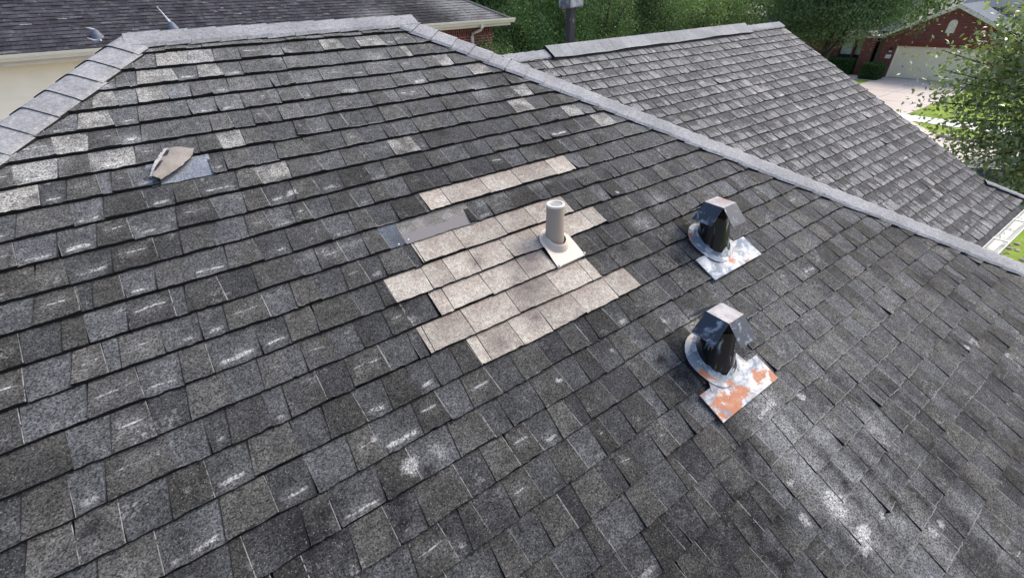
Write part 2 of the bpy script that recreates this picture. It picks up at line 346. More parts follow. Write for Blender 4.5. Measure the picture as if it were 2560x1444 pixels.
# exposed courses: bare strip above the tan block and torn spot on the left
def mat_bare(name, c1, c2, smooth=None):
    k = N(name, .85, .3); c = k.mix(k.ss(k.noise(12, 3), .4, .6), c1, c2); gr, a = granules(k, .6, 1.45)
    if smooth:
        v = k.sep(k.attr('tabuv').outputs['Vector'])[2]
        sm = k.ss(k.add(v, k.mul(k.sub(k.noise(25, 3), .5), .25)), .52, .66)
        c2_ = k.mix(1, c, k.comb(gr, gr, gr), 'MULTIPLY'); c = k.mix(sm, c2_, smooth)
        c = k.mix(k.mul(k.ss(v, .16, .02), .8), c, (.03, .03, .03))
    else: c = k.mix(1, c, k.comb(gr, gr, gr), 'MULTIPLY')
    k.col(c); k.bump(a, .3, .001); return k.mat
M_BARE = mat_bare('bare_grey_shingle', (.185, .18, .175), (.13, .125, .12), (.175, .168, .172))
M_BLUE = mat_bare('blue_grey_underlayer', (.20, .225, .26), (.16, .18, .215))
M_BLUE2 = mat_bare('dark_blue_underlayer', (.06, .07, .085), (.085, .10, .12))
def strip(name, k, a, b, mat, h0, label, v0=0, v1=1.0, n=14, par=None):
    mb_v = []; f = []; a1 = []; m = n + 1; nv = 6
    for j in range(nv + 1):
        v = v0 + (v1 - v0) * j / nv
        for i in range(m):
            x = a + (b - a) * i / n; mb_v.append(tuple(P1(x, k - 1 + v + rng.normal(0, .012) * (j == nv), h0 + .003 * v))); a1.append((x - a, b - x, v))
    for j in range(nv):
        for i in range(n): q = j*m + i; f.append((q, q+m, q+m+1, q+1))
    me = bpy.data.meshes.new(name); me.from_pydata(mb_v, [], f); me.materials.append(mat)
    at = me.attributes.new('tabuv', 'FLOAT_VECTOR', 'POINT'); at.data.foreach_set('vector', np.array(a1, 'f').ravel()); me.update()
    return link(name, me, par or slope, label)
strip('exposed_strip', 12, .935, 1.335, M_BARE, .0055, 'bare grey strip above the tan block', 0, 1.03)
strip('exposed_strip', 12, .845, .945, M_BLUE2, .0045, 'dark blue bare corner left of the bare grey strip', 0, 1.0)
strip('exposed_strip', 7, .035, .29, M_BLUE, .003, 'blue grey bare spot under the lifted shingle', 0, 1.03)
M_NAIL = plain('white_nail', (.8, .8, .8), .5)
for x, k in ((.955, 11.86), (.90, 11.93)): MB().lathe(P1(x, k, .0075), [(0.0001, .003), (.004, .002), (.005, 0)], 12).build('nail_head', M_NAIL, slope)

# lifted torn shingle
fl = MB()
CA = [(.125,-.838,-.425),(.093,-.911,-.445),(.064,-.981,-.465),(.041,-1.042,-.492)]; CB = [(.242,-.874,-.444),(.225,-.927,-.465),(.175,-.994,-.482),(.082,-1.05,-.514)]
def along(c, t): i = min(int(t * 3), 2); return Vector(c[i]).lerp(Vector(c[i+1]), t * 3 - i) + Vector((0, 0, ZR))
NT, NW = 18, 14; vs = []; rf = np.random.default_rng(5)
for i in range(NT + 1):
    t = i / NT; A_, B_ = along(CA, t), along(CB, t)
    for j in range(NW + 1):
        u = j / NW; q = A_.lerp(B_, u) + NR * (.010 * math.sin(math.pi * u) - .006 * (1 - u) ** 3 + rf.normal(0, .0004))
        if j in (0, NW) or i in (0, NT): q += Vector(rf.normal(0, .0011, 3))
        vs.append(q)
W_ = NW + 1
for i in range(NT):
    t = (i + .5) / NT
    for j in range(NW):
        u = (j + .5) / NW; mi = 0
        if u < .13: mi = 3
        elif .16 < u < .32 and (.10 < t < .34 or .52 < t < .86): mi = 2
        fl.add([vs[i*W_+j], vs[(i+1)*W_+j], vs[(i+1)*W_+j+1], vs[i*W_+j+1]], [(0, 1, 2, 3)], mi)
low = [q - NR * .005 for q in vs]; rim = [i*W_ for i in range(NT+1)] + [NT*W_+j for j in range(1, W_)] + [i*W_+NW for i in range(NT-1, -1, -1)] + [j for j in range(NW-1, 0, -1)]
for k_ in range(len(rim)): p_, q_ = rim[k_], rim[(k_+1) % len(rim)]; fl.quad(vs[p_], vs[q_], low[q_], low[p_], 1)
fl.add(low, [(i*W_+j, i*W_+j+1, (i+1)*W_+j+1, (i+1)*W_+j) for i in range(NT) for j in range(NW)], 1)
M_BACK = plain('shingle_back', (.245, .222, .20), .85, .15, 14); M_TAR = plain('tar_strip', (.035, .024, .022), .6, .2, 30); M_TORN = plain('torn_edge', (.46, .44, .42), .85, .25, 60)
fl.build('lifted_shingle', [M_BACK, M_BUTT, M_TAR, M_TORN], slope, 'torn shingle folded back with its tan underside up')

# ridge and hip caps
def cap_run(name, a, d, n1, n2, length, half, parent, label, expo=.142, thick=.007, seed=1, mat=None, h=.027, rise=.0):
    """n1/n2: in-plane directions away from the ridge line on either side"""
    rg = np.random.default_rng(seed); mb = MB(); a = Vector(a); d = Vector(d).normalized(); n1 = Vector(n1).normalized(); n2 = Vector(n2).normalized()
    up = -(n1 + n2).normalized(); N = int(length / expo + 1)
    nA = n1.cross(d); nA = nA if nA.dot(up) > 0 else -nA; nB = n2.cross(d); nB = nB if nB.dot(up) > 0 else -nB
    for i in range(N):
        t0 = max(-.04, i * expo - .03); t1 = min((i + 1) * expo, length); hw = half * (1 + rg.normal(0, .02)); sk = rg.normal(0, .003); w1 = rg.normal(0, .004)
        prof = []
        for s_ in (-1, -.86, -.45, -.14, 0, .14, .45, .86, 1):
            q = abs(s_) * hw; nn = n1 if s_ < 0 else n2; no = nA if s_ < 0 else nB
            lift = h * (1 - .35 * (abs(s_) > .9)); o = nn * q + no * lift
            if abs(s_) <= .14: o = nn * q + up * (h - .004 * (1 - abs(s_) / .14))
            prof.append(o)
        m = len(prof); vs = []
        for t, hh in ((t0, -.006), (t1 - .015, .0005), (t1, .0015), (t1, -.010)):
            for j, o in enumerate(prof):
                tt = t + (sk + w1 * (j - 4) / 4 if t > t0 else 0)
                if j in (0, m - 1) and t >= t1 - .001: tt -= .006
                vs.append(a + d * tt + o + up * hh)
        fs = []
        for r_ in range(3):
            for j in range(m - 1): q = r_*m + j; fs.append((q, q+1, q+m+1, q+m))
        mb.add(vs, fs[:2*(m-1)], 0, False); mb.add(vs, fs[2*(m-1):], 1, False)
        for j in (0, m - 1):   # side butts
            q = [vs[j], vs[m + j], vs[m + j] - up * .022, vs[j] - up * .018]; mb.quad(*q, 1)
    return mb.build(name, [mat or M_CAP, M_BUTT], parent, label)
F1dn = (0, -CP, -SP); BKdn = (0, CP, -SP); RTdn = (CP, 0, -SP); LTdn = (-CP, 0, -SP)
dR = Vector((1, -1, -TP)).normalized(); dL = Vector((-1, -1, -TP)).normalized()
nF = Vector((0, -SP, CP))
def inpl(dirv, dn):       # in-plane perpendicular of a hip, pointing down that slope
    d = Vector(dirv).normalized(); q = Vector(dn); q = q - d * q.dot(d); return q.normalized()
ridge0 = Vector((XL, 0, ZR)); ridge1 = Vector((XR, 0, ZR))
HIPL = 4.6 * math.sqrt(2 + TP * TP)
inF = lambda d: inpl(d, F1dn)
cap_run('hip_cap', ridge1, dR, inF(dR), inpl(dR, RTdn), HIPL, .148, house, 'long pale grey hip cap running down to the right corner', seed=4)
cap_run('hip_cap', ridge0, dL, inF(dL), inpl(dL, LTdn), HIPL, .148, house, 'wide pale grey hip cap running down the left edge', seed=5)
cap_run('ridge_cap', ridge0 - Vector((-.01, 0, 0)), (1, 0, 0), F1dn, BKdn, XR - XL + .06, .128, house, 'pale grey ridge cap along the top of the near slope', seed=6, h=.032)
# curled corner and debris on the left end
mb = MB(); q0 = Vector((.02, -.02, ZR + .0)); mb.tube([q0, q0 + Vector((-.03, .02, -.002)), q0 + Vector((-.055, .02, .012))], [.006, .005, .002], 6)
mb.build('curled_scrap', plain('pale_scrap', (.5, .5, .5)), house, 'curled pale scrap at the left ridge end')

# other slopes of the main roof (unseen sides), walls, eaves
EY = 4.62 * CP; EZ = ZR - 4.62 * SP
mb = MB(); A, B = ridge0 - Vector((0, 0, .03)), ridge1 - Vector((0, 0, .03))
cF = [Vector((XL - EY, -EY, EZ - .03)), Vector((XR + EY, -EY, EZ - .03)), Vector((XR + EY, EY, EZ - .03)), Vector((XL - EY, EY, EZ - .03))]
mb.quad(B, cF[1], cF[2], B); mb.f.pop(); mb.f.append((0, 1, 2))
M_PLAIN = plain('plain_dark_shingle', (.07, .072, .078), .95, .4, 14)
mb = MB(); mb.add([B, cF[1], cF[2]], [(0, 1, 2)]); mb.add([A, cF[3], cF[0]], [(0, 1, 2)]); mb.add([A, B, cF[2], cF[3]], [(0, 1, 2, 3)]); mb.add([A, cF[0], cF[1], B], [(0, 1, 2, 3)])
mb.build('roof_deck', M_PLAIN, house, 'unseen sides of the hip roof')
M_CREAM = plain('cream_paint', (.72, .70, .60), .55, .06, 3)
def brick_mat(name, axis, c1, c2, mortar, sc=1.0, rot=False):
    k = N(name, .85, .25); p = k.sep(k.co())
    h = p[0] if axis == 'x' else p[1]
    v = k.comb(h, p[2]) if not rot else k.comb(p[2], h)
    n = k.n.new('ShaderNodeTexBrick'); k.l.new(v, n.inputs['Vector'])
    n.inputs['Color1'].default_value = c1 + (1,); n.inputs['Color2'].default_value = c2 + (1,); n.inputs['Mortar'].default_value = mortar + (1,)
    n.inputs['Scale'].default_value = sc; n.inputs['Mortar Size'].default_value = .007; n.inputs['Brick Width'].default_value = .215; n.inputs['Row Height'].default_value = .078
    n.inputs['Mortar Smooth'].default_value = .1; n.inputs['Bias'].default_value = .1
    g = k.mr(k.noise(30, 3), .25, .75, .65, 1.35); c = k.mix(1, n.outputs[0], k.comb(g, g, g), 'MULTIPLY')
    c = k.mix(k.mul(k.ss(k.noise(1.3, 3), .5, .7), .3), c, (.07, .03, .03))
    k.col(c); return k.mat
RED1, RED2, MORT = (.20, .050, .042), (.135, .035, .034), (.36, .27, .25)
M_BRX = brick_mat('red_brick_x', 'x', RED1, RED2, MORT); M_BRY = brick_mat('red_brick_y', 'y', RED1, RED2, (.27, .17, .15)); M_BRXS = brick_mat('red_soldier_x', 'x', (.14, .04, .036), (.10, .03, .03), (.25, .17, .15), rot=True); M_BRYS = brick_mat('red_soldier_y', 'y', (.25, .055, .045), (.2, .045, .04), (.14, .07, .06), rot=True)
mb = MB(); ww = EY - .5
mb.box((XL - ww, -ww, 0), (XR + ww, ww, EZ + .05)); mb.build('wall', M_BRX, house)
gut_prof = [(0, 0), (0, -.11), (.07, -.115), (.085, -.07), (.115, -.045), (.12, 0), (.112, 0), (.105, -.04), (.08, -.062), (.064, -.105), (.006, -.102), (.006, 0)]
mb = MB(); mb.extr(gut_prof, (XL - EY, -EY, EZ), (XR + EY, -EY, EZ)); mb.build('gutter', M_CREAM, house)

# ------------------------------------------------------------------ lower wing (right): gabled slope parallel to the near one
NR3 = 28
def tabs_wing(k):
    rg = np.random.default_rng(900 + k)
    return row_tabs(k, 2.2, 8.9, rg, lambda x, kk: .15, palef=.03)
X3R = R3[0]
L3 = lambda k: XR + .30 + .395 / TP + k * U * CP
def R3f(k): return X3R if k < 25.6 else X3R + (k - 25.6) * U * CP
_W0 = (WHITE, DARK, LIGHT); WHITE, DARK, LIGHT = [], [(8.0, 24, .8, .35, 1.0)], [(5.6, 0, 3.4, .38, 1.2), (8.2, 4, 1.2, .3, 1.2)]
wing = shingle_mesh('roof_slope', P3, range(1, NR3 + 1), L3, R3f, tabs_wing, [M_SH3, M_BUTT], 3, 3, hg=.008, ht=.012, parent=house, label='lower far slope of patchy grey shingles ending at a gutter', seed=9, stains_shade=True)
WHITE, DARK, LIGHT = _W0
r3a = Vector((2.4, R3[1], R3[2])); r3b = Vector((X3R, R3[1], R3[2]))
mb = MB(); e3y = R3[1] - 28.5 * U * CP; e3z = R3[2] - 28.5 * U * SP
mb.add([r3a - Vector((0,0,.03)), (X3R - .01, R3[1], R3[2] - .03), (X3R - .01, e3y, e3z - .03), (4.0, e3y, e3z - .03)], [(0, 1, 2, 3)])
mb.add([r3a - Vector((0,0,.03)), (X3R - .01, R3[1], R3[2] - .03), (X3R - .01, R3[1] + 3.6, R3[2] - .03 - 3.6 * TP), (2.4, R3[1] + 3.6, R3[2] - .03 - 3.6 * TP)], [(0, 1, 2, 3)])
mb.build('roof_deck', M_PLAIN, house, 'unseen back of the far wing roof')
cap_run('ridge_cap', r3a + Vector((.2, 0, 0)), (1, 0, 0), F1dn, BKdn, X3R - 2.6, .13, house, 'pale grey ridge cap on the lower far roof', seed=8, h=.024)
# small hip return at the gable foot
ha = P3(X3R - .05, 25.0, .012); cap_run('hip_cap', ha, dR, inF(dR), inpl(dR, RTdn), .75, .075, house, 'short pale hip cap at the foot of the gable', seed=12, h=.02)
mb = MB(); g0 = P3(X3R, 25.6, -.005); g1 = P3(X3R + 2.9 * U * CP, 28.5, -.005); mb.add([g0, g1, Vector((g1.x, g0.y + .35, g1.z)), Vector((g0.x, g0.y + .35, g1.z))], [(0, 1, 2), (0, 2, 3)])
mb.build('roof_return', M_PLAIN, house)
# rake board of the gable
mb = MB(); ra, rb = P3(X3R, 0, -.0), P3(X3R, 25.6, 0)
mb.quad(ra - NR * .001, rb - NR * .001, rb - Vector((0, 0, .16)), ra - Vector((0, 0, .16)))
mb.quad(ra + Vector((.02, 0, -.006)), rb + Vector((.02, 0, -.006)), rb + Vector((.02, 0, -.16)), ra + Vector((.02, 0, -.16)))
mb.quad(ra + Vector((0, 0, -.006)), ra + Vector((.02, 0, -.006)), rb + Vector((.02, 0, -.006)), rb + Vector((0, 0, -.006)))
mb.build('rake_board', M_CREAM, house)
# ridge vent
mb = MB(); x0, x1 = 3.60, 7.30; nseg = 24; half = .17
for sgn, dn in ((1, Vector(F1dn)), (-1, Vector(BKdn))):
    no = Vector((0, -SP * sgn, CP))
    for i in range(nseg):
        xa, xb = x0 + (x1 - x0) * i / nseg, x0 + (x1 - x0) * (i + 1) / nseg
        j = [.034 + .006 * math.sin(xx * 4.1) + .004 * math.sin(xx * 11) for xx in (xa, xb)]
        pa = [Vector((xx, R3[1], R3[2])) + Vector((0, 0, .055)) for xx in (xa, xb)]
        pb = [Vector((xx, R3[1], R3[2])) + dn * half + no * jj for xx, jj in zip((xa, xb), j)]
        mb.quad(pa[0], pa[1], pb[1], pb[0], 0)
        pc = [p - no * .012 + dn * .002 for p in pb]; mb.quad(pb[0], pb[1], pc[1], pc[0], 1)
        pd = [p - dn * .02 for p in pc]; mb.quad(pc[0], pc[1], pd[1], pd[0], 1)
        pe = [Vector((xx, R3[1], R3[2])) + dn * (half - .012) + no * .003 for xx in (xa, xb)]; mb.quad(pd[0], pd[1], pe[1], pe[0], 2)
        if i == 0: mb.quad(pa[0], pb[0], pe[0], pa[0] - Vector((0, 0, .05)), 1)
        if i == nseg - 1: mb.quad(pa[1], pb[1], pe[1], pa[1] - Vector((0, 0, .05)), 1)
        if i % 1 == 0:
            mb.quad(pa[0] + no * .0022, pa[0] + no * .0022 + Vector((.004, 0, 0)), pb[0] + no * .0022 + Vector((.004, 0, 0)), pb[0] + no * .0022, 3)
mb.build('ridge_vent', [M_CAP, M_BUTT, plain('vent_foam', (.09, .095, .105), .9, .3, 30), plain('cap_joint', (.25, .25, .27))], house, 'raised dark edged ridge vent under pale cap shingles')
# gutter of the wing with hanger straps and leaf litter
ga, gb = Vector((4.2, e3y - .005, e3z - .0)), Vector((8.95, e3y - .005, e3z - .0))
M_GUT = plain('gutter_cream', (.60, .61, .57), .45, .12, 6)
mb = MB(); mb.extr([(x * 1.15, y + .01) for x, y in gut_prof], ga, gb); g = mb.build('gutter', M_GUT, house, 'cream gutter at the foot of the far slope')
for x in (4.9, 5.8, 7.0, 7.75): MB().box((x, e3y - .14, e3z - .004), (x + .03, e3y, e3z + .008)).build('gutter_strap', M_CREAM, g)
mb = MB()
for i in range(26):
    x = rng.uniform(6.3, 8.6); y = e3y - rng.uniform(.03, .09); z = e3z - .088; a = rng.uniform(0, 3); l = rng.uniform(.012, .04)
    mb.quad((x, y, z), (x + l * math.cos(a), y + l * .6 * math.sin(a), z + .004), (x + l, y + .012, z + .01), (x + .01, y + .014, z + .003))
mb.build('leaf_litter', plain('dead_leaf', (.06, .05, .03), .9, .5, 30), g)['kind'] = 'stuff'
mb = MB(); mb.box((4.5, e3y + .5, 0), (X3R - .12, R3[1] + 3.2, e3z + .15)); mb.add([(X3R - .12, e3y + .5, e3z + .1), (X3R - .12, R3[1] + 3.2, e3z + .1), (X3R - .12, R3[1], R3[2] - .1)], [(0, 1, 2)])
mb.build('wall', M_BRY, house)

# ------------------------------------------------------------------ vents
def mat_streaky(name, base, streak, rust=0, lo=.5, hi=.62, spec=.5, rough=.35, sc=(28, 28, 7), cover=0):
    k = N(name, rough, spec); n = k.noise(1, 5, .65, vec=k.co(*sc), dist=.6); big = k.noise(7, 3)
    f = k.ss(k.add(n, k.mul(k.sub(big, .5), .5)), lo, hi); c = k.mix(f, base, streak)
    if rust:
        r = k.ss(k.add(k.noise(8, 4, .55, dist=.6), k.mul(k.sub(k.noise(60, 3), .5), .18)), 1.0 - rust, 1.0 - rust + .06)
        c = k.mix(k.mul(r, k.mr(k.noise(45, 4, .7), .3, .7, .75, 1)), c, (.40, .14, .05)); halo = k.sub(k.ss(k.noise(11, 3, .5, dist=.4), .95 - rust, 1 - rust + .01), r)
        c = k.mix(k.mul(k.m('MAXIMUM', halo, 0), .12), c, (.50, .30, .14))
    k.col(c); k.bump(n, .15, .002); return k.mat
M_FLASH = mat_streaky('painted_flashing', (.13, .175, .24), (.56, .58, .59), .415, .40, .66, rough=.6, spec=.3, sc=(13, 13, 22))
M_FLASH2 = mat_streaky('rusty_flashing', (.16, .21, .28), (.58, .59, .59), .51, .38, .62, rough=.6, spec=.3, sc=(13, 13, 22))
M_BLACKP = mat_streaky('black_flue_paint', (.006, .007, .010), (.33, .40, .47), 0, .56, .74, rough=.18, sc=(30, 30, 6))
M_CAPTOP = mat_streaky('vent_cap_top', (.30, .28, .28), (.47, .45, .44), .36, .35, .6, rough=.7, spec=.2, sc=(12, 12, 12))
M_FLAP = mat_streaky('vent_cap_flap', (.022, .030, .048), (.26, .31, .38), 0, .54, .76, rough=.35, sc=(30, 30, 5))
M_SMEAR = mat_streaky('sealant_smear', (.10, .13, .17), (.45, .48, .50), 0, .36, .62, rough=.5, sc=(30, 30, 14))
M_INSIDE = plain('vent_inside', (.004, .004, .005), .9, .2)
def roof_vent(name, base, flash, label, top=.285, sq=.053, rb=.098, rt=.072, px=(-.235, .21), kr=(-1.35, 1.1), skew=(0, 0), k0=.4):
    bx, bk = base; o = P1(bx, bk, 0); e = empty(name, tuple(o), label, 'roof vent', 'black capped metal roof vents')
    # flashing plate: lower apron over the shingles with a neck ring
    mb = MB(); n = 10
    ap = [P1(bx + px[0], bk + k0, .025), P1(bx + px[1], bk + k0 + .02, .025), P1(bx + px[1] + .01, bk + kr[1], .026), P1(bx + px[0] + .01, bk + kr[1] + .02, .026)]
    xs = [0, .25, .5, .75, 1]; vs = []
    for j in xs:
        a = ap[0].lerp(ap[3], j); b = ap[1].lerp(ap[2], j)
        for i in xs: vs.append(a.lerp(b, i) + NR * rng.normal(0, .0009))
    mb.add(vs, [(j*5+i, (j+1)*5+i, (j+1)*5+i+1, j*5+i+1) for j in range(4) for i in range(4)])
    c4 = [vs[20], vs[24]]; mb.quad(vs[20], vs[24], vs[24] - NR * .004, vs[20] - NR * .004); mb.quad(vs[0], vs[20], vs[20] - NR * .004, vs[0] - NR * .004)
    nk = [P1(bx - .115, bk + .3, .0285), P1(bx + .125, bk + .3, .0285), P1(bx + .15, bk + k0 + .12, .0275), P1(bx - .16, bk + k0 + .12, .0275)]; mb.quad(nk[0], nk[3], nk[2], nk[1])
    # oval cut-out plate around the flue
    ring = []; m = 28
    for i in range(m):
        a = 2 * math.pi * i / m; ring.append((bx - .035 + .125 * math.cos(a) * (1 + .05 * math.sin(3 * a)), bk + (.150 * math.sin(a) - .0) / U * -1, ))
    cv = [P1(x, k, .0275 + (.002 if k < bk else .0035)) for x, k in ring] + [P1(bx, bk, .031)]
    mb.add(cv, [(i, (i + 1) % m, m) for i in range(m)])
    mb.build('flashing', flash, e)
    # collar: cone where flue meets plate, following the slope
    mb = MB(); m = 36
    def ringp(r, z0, hn):
        out = []
        for i in range(m):
            a = 2 * math.pi * i / m; x = r * math.cos(a); y = r * math.sin(a)
            out.append(o + Vector((x, y, y * TP + z0)) + NR * hn)
        return out
    r1, r2, r3 = ringp(rb * 1.20, 0, .030), ringp(rb * 1.06, .002, .036), ringp(rb, .008, .040)
    vs = r1 + r2 + r3; mb.add(vs, [(j*m+i, j*m+(i+1) % m, (j+1)*m+(i+1) % m, (j+1)*m+i) for j in range(2) for i in range(m)], 0, True)
    mb.build('collar', M_SMEAR, e)
    mb = MB(); lo = ringp(rb, .006, .026); zt = top - .07
    hi = [o + Vector((rt * math.cos(2*math.pi*i/m) + skew[0], rt * math.sin(2*math.pi*i/m) + skew[1], zt)) for i in range(m)]
    mid = [a.lerp(b, .6) for a, b in zip(lo, hi)]
    mb.add(lo + mid + hi, [(j*m+i, j*m+(i+1) % m, (j+1)*m+(i+1) % m, (j+1)*m+i) for j in range(2) for i in range(m)], 0, True)
    mb.add(hi, [tuple(range(m))], 1); mb.build('flue', [M_BLACKP, M_INSIDE], e)
    mb = MB(); i0, i1 = 17, 34; cnt = i1 - i0 + 1; rs = []
    for lev in range(3):
        for i in range(i0, i1 + 1):
            ft = math.sin(math.pi * (i - i0) / (i1 - i0)) ** .5; tt = [(-.02), .04, .09 + .07 * math.sin(i * .9 + bx) + .05 * math.sin(i * 1.7)][lev] * (ft if lev else 1)
            q = lo[i].lerp(hi[i], tt); c0 = o + Vector((0, 0, q.z - o.z)); rs.append(c0 + (q - c0) * [1.06, 1.03, 1.012][lev])
    mb.add(rs, [(j*cnt+i, j*cnt+i+1, (j+1)*cnt+i+1, (j+1)*cnt+i) for j in range(2) for i in range(cnt - 1)], 0, True); mb.build('sealant_smear', M_SMEAR, e, 'grey sealant smeared up the flue foot')
    # cap: square top with four folded-down flaps, open at the corners
    mb = MB(); T = o + Vector((skew[0], skew[1], top)); s = sq
    tp = [T + Vector(v) for v in ((-s,-s,0),(s,-s,0),(s,s,0),(-s,s,0))]
    mb.add(tp, [(0, 1, 2, 3)], 0); mb.add([q - Vector((0,0,.002)) for q in tp], [(3, 2, 1, 0)], 2)
    for i, (dx, dy) in enumerate(((0,-1),(1,0),(0,1),(-1,0))):
        a, b = tp[i], tp[(i + 1) % 4]; out = Vector((dx, dy, 0)); side = (b - a).normalized() * .004
        c = b + out * .084 + Vector((0, 0, -.086)) + side; d = a + out * .084 + Vector((0, 0, -.086)) - side
        mb.quad(a, d, c, b, 1); nn = (c - b).cross(a - b).normalized() * .002
        nn = nn if nn.dot(out) < 0 else -nn
        mb.quad(a + nn, b + nn, c + nn, d + nn, 2); mb.quad(d, c, c + nn, d + nn, 1); mb.quad(a, a + nn, d + nn, d, 1); mb.quad(b, c, c + nn, b + nn, 1)
    # inner baffle box carrying the cap
    q = s * .80; mb.box(tuple(T + Vector((-q, -q, -.11))), tuple(T + Vector((q, q, -.003))), 2)
    mb.build('cap', [M_CAPTOP, M_FLAP, M_INSIDE], e)
    return e
roof_vent('roof_vent', (2.611, 16.65), M_FLASH, 'upper black capped vent with whitish flashing, the one nearer the hip', top=.268, sq=.060, px=(-.225, .245), kr=(-1, 1.48))
roof_vent('roof_vent', (2.020, 20.45), M_FLASH2, 'lower black capped vent on the most rusted orange and white flashing', top=.288, sq=.058, px=(-.228, .232), kr=(-1, 1.75), rb=.1, k0=.72)

# white plastic pipe with boot
b = P1(1.661, 14.02); e = empty('vent_pipe', tuple(b), 'short cream plastic vent pipe with slotted top standing in the tan shingles', 'vent pipe')
M_PVC = plain('cream_plastic', (.35, .295, .25), .5, .06, 6); M_PVCW = plain('white_plastic', (.66, .64, .60), .45, .04, 6); M_BOOT = plain('beige_boot', (.60, .52, .455), .55, .07, 8); M_SLOT = plain('slot_shadow', (.02, .025, .03), .9)
mb = MB(); mb.lathe(b, [(.0530, -.03), (.0505, .06), (.0472, .16), (.0463, .225)], 40); mb.build('pipe', M_PVC, e)
mb = MB(); mb.lathe(b, [(.0463, .222), (.0475, .226), (.0475, .232), (.045, .234), (.034, .234), (.0338, .214)], 40); mb.build('rim', M_PVCW, e)
mb = MB(); mb.lathe(b, [(.0338, .215), (.0001, .215)], 32, 1)
for i in range(9):
    x = -.030 + i * .0075; hy = math.sqrt(max(1e-6, .0325 ** 2 - x * x)); mb.box((b.x + x - .0014, b.y - hy, b.z + .2295), (b.x + x + .0014, b.y + hy, b.z + .2315), 0)
mb.build('grille', [M_PVCW, M_SLOT], e)
mb = MB(); m = 40; rings = []
for r, hn, zz in ((.076, .022, 0), (.069, .022, .001), (.0695, .025, .002), (.063, .028, .004), (.0635, .031, .005), (.057, .034, .007), (.0575, .037, .008), (.048, .042, .012)):
    rings += [b + Vector((r * math.cos(2*math.pi*i/m), r * math.sin(2*math.pi*i/m), r * math.sin(2*math.pi*i/m) * TP * (.076 - (.076 - r) * .5) / .076 + zz)) + NR * hn for i in range(m)]
mb.add(rings, [(j*m+i, j*m+(i+1) % m, (j+1)*m+(i+1) % m, (j+1)*m+i) for j in range(7) for i in range(m)], 0, True); mb.build('boot', M_BOOT, e)
mb = MB(); pl = [P1(1.578, 13.9, .024), P1(1.757, 13.9, .024), P1(1.762, 14.985, .0255), P1(1.570, 15.03, .0255)]
n = 6; vs = [pl[0].lerp(pl[1], i/n).lerp(pl[3].lerp(pl[2], i/n), j/n) + NR * .0012 * math.sin(i * 1.9 + j) for j in range(n+1) for i in range(n+1)]
mb.add(vs, [(j*7+i, (j+1)*7+i, (j+1)*7+i+1, j*7+i+1) for j in range(n) for i in range(n)], 0, True); mb.quad(pl[3], pl[2], pl[2] - NR * .014, pl[3] - NR * .014)
ringv = [P1(1.661 + .088 * math.cos(2*math.pi*i/m), 13.95 - .088 * math.sin(2*math.pi*i/m) / U, .0245) for i in range(m)]; mb.add(ringv, [tuple(range(m))])
mb.build('flashing', M_BOOT, e)
M_SEAL = plain('grey_sealant', (.42, .42, .41), .6, .3, 60)
for x, k, r in ((1.585, 15.02, .013), (1.765, 14.93, .010)): MB().lathe(P1(x, k, .015), [(r, 0.008), (r * .8, .012), (.0001, .015)], 10).build('sealant', M_SEAL, e)

# flue beyond the far ridge
fx, fy = 4.46, 1.22; fz = R3[2] - (fy - R3[1]) * TP
e = empty('flue_pipe', (fx, fy, fz), 'tall black square flue with a weathered box cap behind the far ridge', 'flue pipe')
M_FL = mat_streaky('flue_black', (.012, .013, .022), (.32, .33, .36), 0, .60, .75, rough=.5, sc=(9, 9, 3)); M_FLC = mat_streaky('flue_cap', (.10, .105, .13), (.42, .43, .45), 0, .40, .62, rough=.5, sc=(9, 9, 9))
mb = MB(); mb.box((fx - .042, fy - .042, fz - .05), (fx + .042, fy + .042, ZR - .03)); mb.build('pipe', M_FL, e)
mb = MB(); s = .103; z0, z1 = ZR - .035, ZR + .115
mb.box((fx - s, fy - s, z0 + .012), (fx + s, fy + s, z1)); mb.box((fx - s - .006, fy - s - .006, z1), (fx + s + .006, fy + s + .006, z1 + .015)); mb.add([(fx-s, fy-s, z0+.012), (fx+s, fy-s, z0+.012), (fx+s*.85, fy-s*.85, z0), (fx-s*.85, fy-s*.85, z0), (fx-s, fy+s, z0+.012), (fx+s, fy+s, z0+.012), (fx+s*.85, fy+s*.85, z0), (fx-s*.85, fy+s*.85, z0)], [(0,3,2,1),(4,5,6,7),(0,4,7,3),(1,2,6,5),(3,7,6,2)])
mb.build('cap', M_FLC, e)

# ------------------------------------------------------------------ neighbour behind
HX, HY, HZ = 9.69, 10.2, ZR - .45; T2 = .52
nb = empty('neighbour_house', (3, 14, 0), 'taller neighbouring house behind the ridge with dark purple grey roof, cream siding and red brick', 'house')
P2 = math.atan(T2); U2 = .143
DN2 = Vector((0, -math.cos(P2), -math.sin(P2))); NR2 = Vector((0, -math.sin(P2), math.cos(P2)))
def PN(x, k, h=0): return Vector((x, HY, HZ)) - DN2 * ((26 - k) * U2) + NR2 * h
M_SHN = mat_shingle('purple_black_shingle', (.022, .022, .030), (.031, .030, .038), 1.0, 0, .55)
def tabs_nb(k):
    rg = np.random.default_rng(1500 + k); return row_tabs(k, -6.5, 9.9, rg, lambda x, kk: .1, palef=.0, wmean=.2)
_W = (WHITE, DARK, LIGHT)
WHITE = []; DARK = [(6.9, 23.0, .7), (7.3, 24.5, .45), (6.3, 22, .5)]; LIGHT = [(8.6, 21, .75), (8.3, 23.5, .55), (9.0, 24.5, .4), (8.0, 19, .8), (5.4, 24.5, .7)]
